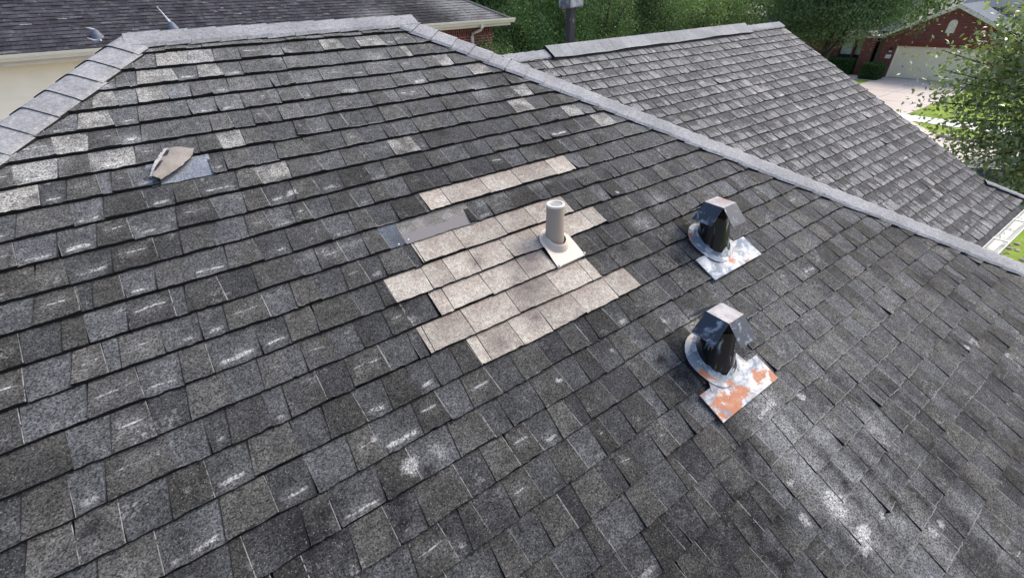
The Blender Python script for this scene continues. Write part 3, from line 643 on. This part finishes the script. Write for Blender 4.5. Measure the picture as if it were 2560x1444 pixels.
shingle_mesh('roof_slope', PN, range(5, 27), lambda k: -7, lambda k: HX - (26 - k) * U2 * math.cos(P2), tabs_nb, [M_SHN, M_BUTT], 2, 3, hg=.008, ht=.014, stains_shade=True, parent=nb, label='dark purple grey shingle slope', seed=21)
WHITE, DARK, LIGHT = _W
mb = MB(); top_y, top_z = HY + 5.2, HZ + 5.2 * T2
mb.add([(HX, HY, HZ - .03), (HX, HY + 10.4, HZ - .03), (HX - 5.2, top_y, top_z - .03)], [(0, 1, 2)]); mb.add([(HX - 5.2, top_y, top_z - .03), (HX, HY + 10.4, HZ - .03), (-7, HY + 10.4, HZ - .03), (-7, top_y, top_z - .03)], [(0, 1, 2, 3)])
mb.add([(-7, HY, HZ - .03), (HX, HY, HZ - .03), (HX - 5.2, top_y, top_z - .03), (-7, top_y, top_z - .03)], [(0, 1, 2, 3)])
mb.build('roof_deck', plain('purple_grey_roof', (.05, .05, .06), .9, .3, 10), nb)
cap_run('hip_cap', (HX - 5.2, top_y, top_z), (1, -1, -T2), inpl((1, -1, -T2), DN2), inpl((1, -1, -T2), (math.cos(P2), 0, -math.sin(P2))), 5.2 * math.sqrt(2 + T2 * T2), .11, nb, 'dark hip cap of the neighbouring roof', seed=30, mat=M_SHN and plain('dark_cap', (.07, .07, .08), .9, .3, 20))
mb = MB(); mb.extr([(x * 1.2, y * 1.05) for x, y in gut_prof], (-7, HY - .01, HZ - .0), (HX + .1, HY - .01, HZ - .0)); M_NG = plain('neighbour_gutter', (.64, .63, .54), .5, .05, 3); mb.build('gutter', M_NG, nb, 'long cream gutter of the neighbouring house')
mb = MB(); mb.box((-7, HY + .0, HZ - .20), (HX + .0, HY + .02, HZ - .03)); mb.box((-7, HY + .02, HZ - .20), (HX - .02, HY + .42, HZ - .18)); mb.box((HX - .02, HY + .02, HZ - .2), (HX, HY + 10.4, HZ - .03)); mb.build('fascia', M_NG, nb)
WY = HY + .42
mb = MB(); mb.box((4.2, WY, 0), (9.22, WY + 9.4, HZ - .42)); mb.build('brick_wall', M_BRX, nb, 'red brick wall with pale mortar')
mb = MB(); mb.box((4.2, WY - .004, HZ - .42), (9.224, WY + 9.4, HZ - .19)); mb.build('soldier_course', M_BRXS, nb)
M_SID = plain('cream_siding', (.90, .85, .70), .6, .04, 2)
mb = MB(); z = 0
while z < HZ - .2:
    mb.add([(-7, WY - .016, z), (4.2, WY - .016, z), (4.2, WY - .002, z + .178), (-7, WY - .002, z + .178), (-7, WY, z), (4.2, WY, z)], [(0, 1, 2, 3), (0, 4, 5, 1)]); z += .178
mb.box((-7, WY, 0), (4.2, WY + 9.4, HZ - .19)); mb.build('siding', M_SID, nb, 'cream horizontal lap siding')
mb = MB(); x = 8.55; mb.box((x - .04, HY - .10, HZ - .22), (x + .04, HY - .03, HZ - .10)); mb.tube([(x, HY - .065, HZ - .20), (x - .02, HY - .03, HZ - .27), (x - .13, WY - .07, HZ - .38), (x - .14, WY - .055, HZ - .5)], .04, 8); mb.box((x - .18, WY - .09, .1), (x - .10, WY - .02, HZ - .46)); mb.build('downspout', M_NG, nb, 'cream downspout on the brick wall')
# two plumbing boots on the neighbour's roof
def nvent(x, y, label, spike):
    zz = HZ + (y - HY) * T2; e = empty('plumbing_vent', (x, y, zz), label, 'plumbing vent', 'grey plumbing vents on the neighbouring roof')
    mb = MB(); mb.lathe((x, y, zz), [(.125, -.07), (.115, .0), (.055, .11), (.03, .135), (.0001, .137)], 20); mb.build('boot', plain('blue_grey_lead', (.11, .13, .17), .5, .35, 14), e)
    mb = MB()
    if spike: mb.tube([(x - .01, y, zz + .12), (x - .05, y + .02, zz + .20), (x - .10, y + .04, zz + .33), (x - .145, y + .05, zz + .44)], [.03, .022, .014, .006], 8)
    else: mb.tube([(x + .01, y, zz + .12), (x - .06, y, zz + .15), (x - .12, y, zz + .175)], [.032, .02, .006], 8)
    mb.build('bent_pipe', plain('pale_lead', (.48, .49, .50), .5, .2, 14), e)
nvent(-.97, 10.58, 'left grey conical plumbing vent with a short hooked tip on the dark neighbouring roof', False)
nvent(.46, 10.70, 'right grey conical plumbing vent with a long pale bent spike on the dark neighbouring roof', True)

# ------------------------------------------------------------------ ground, street
def sheet(name, x0, y0, x1, y1, z, mat, n=1):
    mb = MB(); mb.quad((x0, y0, z), (x1, y0, z), (x1, y1, z), (x0, y1, z)); o = mb.build(name, mat); tag(o, kind='structure'); return o
kg = N('lawn', .9, .2); c = kg.mix(kg.ss(kg.noise(1.5, 4), .35, .65), (.14, .22, .02), (.23, .32, .045)); g = kg.mr(kg.noise(25, 4, .7), .3, .7, .6, 1.4)
kg.col(kg.mix(1, c, kg.comb(g, g, g), 'MULTIPLY')); M_GRASS = kg.mat
M_CONC = plain('driveway_concrete', (.56, .50, .46), .85, .07, 1.2); M_WALK = plain('walk_concrete', (.74, .74, .72), .85, .05, 2); M_STREET = plain('street_concrete', (.56, .49, .45), .85, .08, .8)
M_SOIL = plain('dull_ground', (.17, .165, .14), .95, .25, .6)
sheet('ground', -600, -600, 600, 600, 0, M_SOIL)
sheet('lawn', 12.5, -30, 18.7, 8, .004, M_GRASS); sheet('lawn', 27.56, -40, 42.8, 40, .006, M_GRASS)
sheet('bounce_ground', -20, 4.9, 12.3, 10.6, .004, M_CONC)  # unseen pale concrete, added to bounce neutral light onto the neighbour's siding
sheet('driveway', 31.12, 4.60, 42.9, 9.95, .02, M_CONC)
sheet('path', 40.6, 9.95, 42.6, 14, .018, M_CONC)
sheet('sidewalk', 29.78, -200, 31.12, 200, .024, M_WALK)
mb = MB(); mb.add([(27.55, 2.2, .012), (29.78, 3.9, .018), (29.78, 10.2, .018), (27.55, 12.2, .012)], [(0, 1, 2, 3)]); tag(mb.build('driveway_apron', M_CONC), kind='structure')
sheet('street', 18.9, -200, 27.5, 200, .008, M_STREET)
mb = MB(); mb.box((27.4, -200, .0), (27.55, 2.2, .13)); mb.box((27.4, 12.2, .0), (27.55, 200, .13)); mb.box((18.75, -200, 0), (18.9, 200, .13)); tag(mb.build('kerb', plain('kerb_concrete', (.50, .42, .39), .85, .1, 2)), kind='structure')
mb = MB(); M_JT = plain('joint', (.30, .26, .24))
for x in (34.2, 37.3, 40.4): mb.box((x, 4.61, .021), (x + .03, 9.94, .0245))
mb.box((31.2, 7.27, .021), (42.8, 7.30, .0242)); tag(mb.build('driveway_joints', M_JT), kind='structure')
mb = MB()
for i in range(60):
    a = rng.uniform(0, 6.28); r = rng.uniform(0, 1) ** .5; x, y = 15.9 + 1.2 * r * math.cos(a), -2.75 + .6 * r * math.sin(a); s = rng.uniform(.04, .10); mb.lathe((x, y, 0), [(s, 0), (s * .8, s * .4), (.001, s * .55)], 7)
tag(mb.build('garden_stones', plain('stones', (.30, .26, .20), .9, .6, 4)), 'loose tan stones edging the lawn below the far gutter', 'stones', kind='stuff')

# ------------------------------------------------------------------ brick house across the street (wall faces -X)
WX = 42.93; Y0 = 9.87
def hy(d): return Y0 - d
bh = empty('brick_house', (WX, 7, 0), 'red brick house across the street with a gabled garage and blue grey roof', 'house')
mb = MB(); dl_, dr_ = -.9, 5.9; pk = 2.49; eh = 2.78; ph = 4.42; gx0, gx1, gh = .05, 4.95, 2.03
def wq(a, b): return [(WX, hy(x), z) for x, z in (a, b)]
mb.add([(WX, hy(d), z) for d, z in ((dl_, 0), (gx0, 0), (gx0, gh + .28), (gx1, gh + .28), (gx1, 0), (dr_, 0), (dr_, eh), (pk, ph), (dl_, eh))], [(0, 1, 2, 8), (2, 3, 6, 7, 8), (3, 4, 5, 6)])
mb.quad((WX, hy(dl_), 0), (WX, hy(dl_), eh), (WX + 3, hy(dl_), eh), (WX + 3, hy(dl_), 0)); mb.quad((WX, hy(dr_), 0), (WX + 9, hy(dr_), 0), (WX + 9, hy(dr_), eh), (WX, hy(dr_), eh))
mb.box((WX + 2.2, hy(-1.0), 0), (WX + 9, hy(-12), 2.75)); mb.build('wall', M_BRY, bh)
mb = MB(); mb.box((WX - .012, hy(gx1 + .1), gh), (WX + .1, hy(gx0 - .1), gh + .28)); mb.build('soldier_course', M_BRYS, bh)
M_DOOR = plain('garage_cream', (.88, .78, .61), .6, .03, 2)
mb = MB(); mb.box((WX + .10, hy(gx1), .02), (WX + .14, hy(gx0), gh))
for i in range(4):
    for j in range(8):
        z = .06 + i * .5; y = hy(gx0) - .08 - j * .605; mb.box((WX + .092, y - .50, z), (WX + .10, y, z + .40))
gd = mb.build('garage_door', M_DOOR, bh, 'wide cream panelled garage door')
mb = MB(); mb.box((WX + .07, hy(.75), .72), (WX + .09, hy(.68), .80)); mb.build('handle', plain('dark_handle', (.05, .05, .05)), gd)
for d in (gx0, gx1 + .09): MB().box((WX - .01, hy(d), 0), (WX + .12, hy(d - .09), gh)).build('door_jamb', M_DOOR, bh)
# gable vent with arched top
mb = MB(); vp = [(2.27, 2.88), (2.71, 2.88)] + [(2.49 + .22 * math.cos(a), 3.42 + .22 * math.sin(a)) for a in np.linspace(0, math.pi, 9)]
fr = [(WX - .03, hy(d), z) for d, z in vp]; bk = [(WX, hy(d), z) for d, z in vp]; n = len(vp)
mb.add(fr + bk, [tuple(range(n))] + [(i, (i+1) % n, n + (i+1) % n, n + i) for i in range(n)]); mb.build('gable_vent', plain('vent_cream', (.72, .68, .58)), bh)
# roof of the garage gable and the main hip roof
M_BR = plain('blue_grey_roof', (.12, .14, .18), .85, .12, 2.5)
mb = MB(); ov = .35; ez = eh - .2
for sgn, dd in ((1, dr_ + ov), (-1, dl_ - ov)):
    z_e = ph - abs(dd - pk) * .485
    a = Vector((WX - .25, hy(pk), ph + .08)); b = Vector((WX + 8, hy(pk), ph + .08)); c = Vector((WX + 8, hy(dd), z_e + .08)); d = Vector((WX - .25, hy(dd), z_e + .08))
    mb.quad(a, b, c, d); mb.quad(a - Vector((0,0,.03)), d - Vector((0,0,.03)), c - Vector((0,0,.03)), b - Vector((0,0,.03)))
mb.add([(WX + 1.5, hy(-13), 2.8), (WX + 1.5, hy(-1.0), 2.8), (WX + 6.5, hy(-1.0), 5.6), (WX + 6.5, hy(-9), 5.6)], [(0, 1, 2, 3)])
mb.add([(WX + 3.5, hy(1.5), 4.2), (WX + 3.5, hy(9), 4.1), (WX + 8.5, hy(9), 6.6), (WX + 8.5, hy(1.5), 6.6)], [(0, 1, 2, 3)])
mb.build('roof', M_BR, bh, 'blue grey shingle roof')
mb = MB()
for dd in (dr_ + ov, dl_ - ov):
    z_e = ph - abs(dd - pk) * .485; a = Vector((WX - .27, hy(pk), ph + .07)); b = Vector((WX - .27, hy(dd), z_e + .07))
    dv = Vector((0, 0, -.20)); mb.quad(a, b, b + dv, a + dv); mb.quad(a + dv, b + dv, b + dv + Vector((.27, 0, 0)), a + dv + Vector((.27, 0, 0)))
mb.build('rake_trim', plain('trim_cream', (.70, .68, .58)), bh)
mb = MB(); mb.box((WX - .04, hy(-.20), 1.22), (WX, hy(-.54), 1.46)); mb.build('house_plaque', plain('white_plaque', (.75, .75, .72)), bh, 'blank looking white house number plaque')
mb = MB(); mb.box((WX - .12, hy(-.27), 1.62), (WX, hy(-.41), 1.74)); mb.lathe((WX - .08, hy(-.34), 1.74), [(.09, 0), (.07, .12), (.02, .2), (.0001, .21)], 10, 1); mb.build('wall_lamp', [plain('lamp_glass', (.55, .55, .52)), plain('lamp_black', (.02, .02, .02))], bh)
mb = MB(); mb.box((WX + .9, hy(-.85), 0), (WX + 1.0, hy(-1.5), 2.45)); mb.build('entry_door', plain('entry_beige', (.42, .38, .31)), bh, 'beige recessed entry panel')
mb = MB(); mb.box((WX - .25, hy(-1.52), 0), (WX + .35, hy(-2.14), 2.5)); mb.build('porch_column', M_BRY, bh, 'square red brick porch column')
mb = MB(); mb.box((WX + .3, hy(-2.0), 2.3), (WX + 2.2, hy(-8), 2.8)); mb.box((WX + .1, hy(-.9), 2.45), (WX + 2.2, hy(-8), 2.6)); mb.build('porch_beam', plain('beam_beige', (.45, .42, .36)), bh)
mb = MB(); mb.box((WX + .6, hy(-2.14), 0), (WX + 1.0, hy(-9), .95)); mb.box((WX + .6, hy(-2.9), .95), (WX + .9, hy(-3.05), 2.4)); mb.box((WX + .6, hy(-3.95), .95), (WX + 1.0, hy(-9), 2.4)); mb.build('porch_wall', M_BRY, bh)
M_WIN = plain('pale_curtain', (.50, .58, .58), .25, .12, 3); M_WIND = plain('dark_glass', (.03, .045, .05), .1, .2)
for a, b_ in ((-2.16, -2.9), (-3.05, -3.92)):
    mb = MB(); mb.box((WX + .8, hy(a), 1.25), (WX + .84, hy(b_), 2.3)); wn = mb.build('window', M_WIN, bh)
    mb = MB(); mb.box((WX + .78, hy(a), .95), (WX + .84, hy(b_), 1.25)); mb.build('lower_pane', M_WIND, wn)

# ------------------------------------------------------------------ vegetation
def mat_leaf(name, c1, c2, c3, rough=.6, tr=.16, spec=.2):
    k = N(name, rough, spec); r = k.attr('lr').outputs['Fac']
    c = k.mix(k.ss(r, .2, .75), c1, c2); c = k.mix(k.mul(k.ss(r, .90, .99), .7), c, c3); k.col(c)
    t = k.n.new('ShaderNodeBsdfTranslucent'); k.put(t.inputs[0], k.mix(1, c, (1.4, 1.7, .5), 'MULTIPLY')); mx = k.n.new('ShaderNodeMixShader'); mx.inputs[0].default_value = tr
    k.l.new(k.b.outputs[0], mx.inputs[1]); k.l.new(t.outputs[0], mx.inputs[2]); k.l.new(mx.outputs[0], k.n['Material Output'].inputs[0]); return k.mat
M_BARK = plain('bark', (.05, .04, .032), .95, .4, 12, bump=.4)
L_DARK = mat_leaf('leaf_deep_green', (.022, .058, .020), (.080, .150, .055), (.14, .20, .03))
L_MID = mat_leaf('leaf_mid_green', (.038, .078, .030), (.13, .20, .085), (.26, .32, .06))
L_LITE = mat_leaf('leaf_light_green', (.07, .12, .045), (.21, .29, .12), (.38, .42, .12))
L_OAK = mat_leaf('leaf_oak', (.055, .10, .045), (.15, .22, .10), (.24, .26, .09), .5)
L_NEAR = mat_leaf('leaf_glossy_grey_green', (.08, .13, .045), (.30, .36, .18), (.60, .60, .10), .3, .22, .8)
def leaves(cl, n, size, seed, flat=0.0, asp=.5, droop=0):
    """cl: list of (x,y,z,rx,ry,rz,weight); leaves gather in sprigs inside each clump"""
    rg = np.random.default_rng(seed); cl = np.array(cl, float); wt = cl[:, 6] / cl[:, 6].sum()
    ns = max(1, n // 9); idx = rg.choice(len(cl), ns, p=wt); d = rg.normal(size=(ns, 3)); d /= np.linalg.norm(d, axis=1)[:, None]
    r = rg.random(ns) ** .45; sp = cl[idx, :3] + d * r[:, None] * cl[idx, 3:6]
    si = rg.integers(0, ns, n); spread = size * 2.2; P = sp[si] + rg.normal(size=(n, 3)) * spread * np.array([1, 1, .8])
    P[:, 2] -= droop * rg.random(n)
    nm = rg.normal(size=(n, 3)) + np.array([0, 0, flat]); nm /= np.linalg.norm(nm, axis=1)[:, None]
    a = np.cross(nm, rg.normal(size=(n, 3))); a /= np.linalg.norm(a, axis=1)[:, None]
    if droop: a = a + np.array([0, 0, -.8]); a /= np.linalg.norm(a, axis=1)[:, None]
    b = np.cross(nm, a); L = size * rg.uniform(.6, 1.25, n)[:, None]; W = L * asp
    V = np.stack([P - a * L * .5, P + b * W * .5 + nm * L * .08, P + a * L * .5, P - b * W * .5 + nm * L * .08], 1).reshape(-1, 3)
    sr = rg.random(ns); lr = np.clip(sr[si] * .6 + rg.random(n) * .4, 0, 1)
    return V, lr
def foliage(name, V, lr, mat, parent, label=None):
    n = len(lr); me = bpy.data.meshes.new(name); me.vertices.add(4*n); me.vertices.foreach_set('co', V.astype('f').ravel())
    me.loops.add(4*n); me.loops.foreach_set('vertex_index', np.arange(4*n, dtype='i')); me.polygons.add(n); me.polygons.foreach_set('loop_start', np.arange(0, 4*n, 4, dtype='i'))
    me.update(calc_edges=True); me.validate(); at = me.attributes.new('lr', 'FLOAT', 'POINT'); at.data.foreach_set('value', np.repeat(lr, 4).astype('f')); me.materials.append(mat)
    return link(name, me, parent, label)
def clumps(c, r, n, seed, cr=(.25, .45)):
    rg = np.random.default_rng(seed); out = []
    for i in range(n):
        d = rg.normal(size=3); d /= np.linalg.norm(d); q = rg.random() ** .5 * .85; s = rg.uniform(*cr)
        out.append((c[0] + d[0]*q*r[0], c[1] + d[1]*q*r[1], c[2] + d[2]*q*r[2], s*r[0], s*r[1], s*r[2]*.8, s ** 2))
    return out
def tree(name, base, c, r, n, size, mat, seed, label, cat='tree', group=None, nc=22, tr=.16, flat=0, droop=0, limbs=7, asp=.5, cr=(.25, .45)):
    e = empty(name, (base[0], base[1], 0), label, cat, group); cl = clumps(c, r, nc, seed, cr)
    V, lr = leaves(cl, n, size, seed, flat, asp, droop); foliage('crown', V, lr, mat, e)
    rg = np.random.default_rng(seed); mb = MB(); b0 = Vector((base[0], base[1], -.1)); cc = Vector(c); f = b0.lerp(Vector((cc.x, cc.y, cc.z - r[2] * .6)), 1)
    mid = b0.lerp(f, .5) + Vector((rg.normal(0, .12), rg.normal(0, .12), 0)); mb.tube([b0, mid, f], [tr * 1.25, tr, tr * .75], 10)
    for i in range(min(limbs, len(cl))):
        q = Vector(cl[i][:3]); m_ = f.lerp(q, .5) + Vector((0, 0, .15)); mb.tube([f, m_, q], [tr * .55, tr * .35, tr * .1], 6)
    mb.build('trunk', M_BARK, e); return e
G = 'trees in the back gardens behind the far ridge'
z = ZR
specs = [((12.2, 13.2), (12.4, 13.4, z - 2.1), (1.9, 1.6, 2.6), 26000, .10, L_DARK, 'deep green bushy tree right beside the neighbouring brick corner'),
 ((15.2, 14.2), (15.2, 14.2, z - 1.6), (2.2, 1.8, 2.6), 26000, .10, L_DARK, 'deep green tree with a pink blossom left of the black flue'),
 ((18.6, 15.0), (18.6, 15.0, z - 1.5), (2.4, 2.0, 2.8), 24000, .11, L_MID, 'mid green tree directly right of the black flue'),
 ((22.5, 15.8), (22.5, 15.8, z - 1.7), (2.7, 2.2, 2.8), 24000, .12, L_MID, 'mid green shrubby tree above the middle of the far ridge'),
 ((26.0, 15.8), (26.0, 15.6, z - 1.9), (2.7, 2.4, 2.5), 22000, .13, L_LITE, 'light yellowish green tree above the right half of the far ridge'),
 ((14.5, 19.0), (14.5, 19.0, z + .4), (4.0, 3.0, 4.4), 22000, .17, L_DARK, 'tall dark tree rising behind the brick corner trees'),
 ((22.0, 22.0), (22.0, 22.0, z + .4), (4.6, 3.5, 4.6), 22000, .18, L_MID, 'tall mid green tree behind the middle garden trees'),
 ((30.6, 15.2), (30.6, 15.4, z - 1.9), (2.6, 2.4, 2.3), 18000, .14, L_LITE, 'small pale green tree at the right end of the far ridge'),
 ((30.0, 22.0), (30.0, 21.0, z + .3), (4.8, 3.5, 4.6), 22000, .19, L_LITE, 'tall pale green tree behind the yellowish garden tree')]
for i, (b, c, r, n, s, m, lb) in enumerate(specs): tree('garden_tree', b, c, r, n, s, m, 40 + i, lb, group=G, nc=64, cr=(.13, .26))
cl = [(14.55, 13.2, z - .42, .045, .045, .06, 1), (14.55, 13.2, z - .50, .08, .07, .05, 1)]; V, lr = leaves(cl, 260, .035, 77)
M_PINK = plain('pink_petal', (.62, .28, .30), .7, .2, 30); o = foliage('blossom', V, lr, M_PINK, [q for q in S.objects if q.name == 'garden_tree.001'][0], 'small pink blossom')
# small plants against the brick wall
e = tree('climbing_shrub', (8.6, 10.2), (8.7, 10.15, z - 1.55), (.75, .3, .55), 3500, .07, L_MID, 61, 'small leafy shrub at the foot of the cream downspout', 'shrub', nc=12, tr=.03)
# far backdrop trees
for i, (x, y, c, lb) in enumerate(((48, 34, L_DARK, 'distant dark tree beyond the gardens, farthest left of the backdrop'), (60, 22, L_OAK, 'distant grey green tree behind the brick house'), (38, 32, L_MID, 'distant mid green tree between the garden trees and the brick house'), (64, 4, L_OAK, 'distant tree behind the blue grey roof'), (34, 44, L_DARK, 'distant dark tree far behind the pale green tall tree'), (52, 18, L_MID, 'distant mid green tree over the porch roof of the brick house'))):
    tree('distant_tree', (x, y), (x, y, 6.5), (8.5, 7.5, 6.4), 22000, .5, c, 80 + i, lb, group='distant trees', nc=30, tr=.3)
# oak in front of the brick house
tree('street_tree', (35.3, 11.6), (35.6, 11.3, z - .35), (3.2, 5.3, 2.6), 90000, .19, L_OAK, 95, 'dark feathery oak with leaning trunks in front of the brick house', nc=70, tr=.17, droop=.45, asp=.34, limbs=10)
mb = MB(); mb.tube([(35.4, 11.3, 0), (35.2, 11.1, 2.1), (35.0, 10.4, 3.3), (34.9, 9.8, 4.6)], [.16, .14, .12, .07], 8); o = mb.build('trunk', M_BARK, [q for q in S.objects if q.name == 'street_tree'][0])
# clipped hedges by the brick house
def hedge(name, lo, hi, n, seed, label, mat=L_DARK):
    e = empty(name, ((lo[0]+hi[0])/2, (lo[1]+hi[1])/2, 0), label, 'hedge'); rg = np.random.default_rng(seed)
    P = rg.uniform(lo, hi, (n, 3)); ax = rg.integers(0, 3, n); sd_ = rg.integers(0, 2, n)
    for i in range(3):
        mk = ax == i; P[mk, i] = np.where(sd_[mk] == 0, lo[i], hi[i]) + rg.normal(0, .03, mk.sum())
    nm = rg.normal(size=(n, 3)); nm /= np.linalg.norm(nm, axis=1)[:, None]; a = np.cross(nm, rg.normal(size=(n, 3))); a /= np.linalg.norm(a, axis=1)[:, None]; b_ = np.cross(nm, a); L = .09
    V = np.stack([P - a*L*.5, P + b_*L*.3, P + a*L*.5, P - b_*L*.3], 1).reshape(-1, 3); foliage('foliage', V, rg.random(n), mat, e)
    mb = MB(); mb.box([v + .05 for v in lo], [v - .05 for v in hi]); mb.build('core', plain('hedge_core', (.012, .03, .008), .95), e)
hedge('clipped_bush', (41.0, 9.85, 0), (42.0, 10.95, .98), 9000, 5, 'boxy clipped green bush left of the cream garage door')
hedge('hedge', (42.2, 12.2, 0), (43.2, 16.5, 1.05), 12000, 6, 'long dark clipped hedge under the pale porch window')

# near tree at the right edge
e = empty('front_tree', (14.6, -4.4, 0), 'near glossy leaved tree reaching in from the right edge over the driveway', 'tree')
rg = np.random.default_rng(17); brs = []; tipsets = []
root = Vector((13.9, -3.3, 3.3)); mb = MB(); mb.tube([(14.6, -3.75, -.1), (14.2, -3.5, 1.8), root], [.20, .17, .13], 10)
targets = [(10.95, -.8, z - .92), (10.9, -.95, z - 1.7), (10.95, -.9, z - 1.2), (11.1, -1.3, z - .55), (11.2, -1.6, z - .35), (11.0, -1.25, z - 2.0), (11.1, -1.45, z - 1.5), (11.2, -1.7, z - 1.1), (11.3, -1.9, z - .8), (11.3, -1.95, z - 1.7), (11.2, -1.85, z - 2.25), (11.3, -2.3, z - 2.75), (11.4, -2.2, z - 1.3), (11.5, -2.5, z - .6), (11.5, -2.6, z - 2.0), (11.6, -2.8, z - 1.4), (11.2, -1.5, z - 2.5), (11.1, -1.2, z - 1.4), (11.9, -2.9, z - .9), (11.9, -3.0, z - 2.6), (11.3, -1.75, z - .6), (11.25, -1.35, z - .95), (10.95, -2.0, z - 2.45), (10.9, -2.35, z - 2.8), (11.0, -2.55, z - 2.6), (11.0, -1.75, z - 2.2), (11.05, -2.3, z - 2.25), (10.95, -2.6, z - 3.0), (11.0, -1.5, z - .65)]
for i, t in enumerate(targets):
    t = Vector(t); m_ = root.lerp(t, .5) + Vector((rg.normal(0, .1), rg.normal(0, .1), .25)); mb.tube([root, m_, t], [.05, .025, .006], 6)
    d = (t - m_).normalized()
    for j in range(7):
        q = m_.lerp(t, .35 + .65 * j / 6) + Vector(rg.normal(0, .12, 3)); tipsets.append((q.x, q.y, q.z, .17, .17, .13, 1.0 if i > 3 else .35))
mb.build('trunk', M_BARK, e)
V, lr = leaves(tipsets, 13000, .09, 18, .3, .5); foliage('crown', V, lr, L_NEAR, e)
# ------------------------------------------------------------------ parked car
ce = empty('parked_car', (21.2, -2.4, 0), 'dark parked car mostly hidden behind the near tree', 'car')
def car_section(y, hw, zb, zt): return [(21.2 - hw, y, zb), (21.2 - hw * 1.03, y, (zb + zt) / 2), (21.2 - hw * .9, y, zt), (21.2 + hw * .9, y, zt), (21.2 + hw * 1.03, y, (zb + zt) / 2), (21.2 + hw, y, zb)]
def loft(secs, mat_i=0):
    mb = MB(); vs = [v for s_ in secs for v in s_]; m = 6; fs = [(j*m+i, j*m+(i+1) % m, (j+1)*m+(i+1) % m, (j+1)*m+i) for j in range(len(secs)-1) for i in range(m)] + [tuple(range(m)), tuple(range(len(secs)*m-1, (len(secs)-1)*m-1, -1))]
    return mb.add(vs, fs, 0, False)
M_CAR = plain('dark_car_paint', (.012, .013, .015), .2, .1, spec=.6); M_GLS = plain('car_glass', (.30, .36, .37), .08, .1, spec=.8); M_TYRE = plain('tyre', (.02, .02, .02), .9); M_RIM = plain('rim', (.4, .4, .4), .4)
loft([car_section(y, hw, .25, zt) for y, hw, zt in ((-.05, .72, .62), (-.25, .85, .75), (-1.2, .9, .92), (-3.9, .9, .95), (-4.7, .84, .9), (-4.85, .78, .7))]).build('body', M_CAR, ce)
loft([car_section(y, hw, .9, zt) for y, hw, zt in ((-1.15, .78, .93), (-1.9, .66, 1.40), (-3.2, .66, 1.43), (-4.2, .7, .96))]).build('cabin', M_GLS, ce)
mb = MB(); mb.box((21.2 - .6, -3.15, 1.425), (21.2 + .6, -1.95, 1.455)); mb.build('roof_panel', M_CAR, ce)
for sx in (-1, 1):
    mb = MB(); mb.box((21.2 + sx * 1.02 - .09, -1.55, .92), (21.2 + sx * 1.02 + .09, -1.4, 1.05)); mb.build('mirror', M_CAR, ce)
    for y in (-.95, -3.85):
        mb = MB(); x = 21.2 + sx * .84
        mb.tube([(x - .1, y, .32), (x + .1, y, .32)], .32, 24); wh = mb.build('wheel', M_TYRE, ce)
        mb = MB(); mb.tube([(x - .11, y, .32), (x + .11, y, .32)], .2, 16); mb.build('rim', M_RIM, wh)
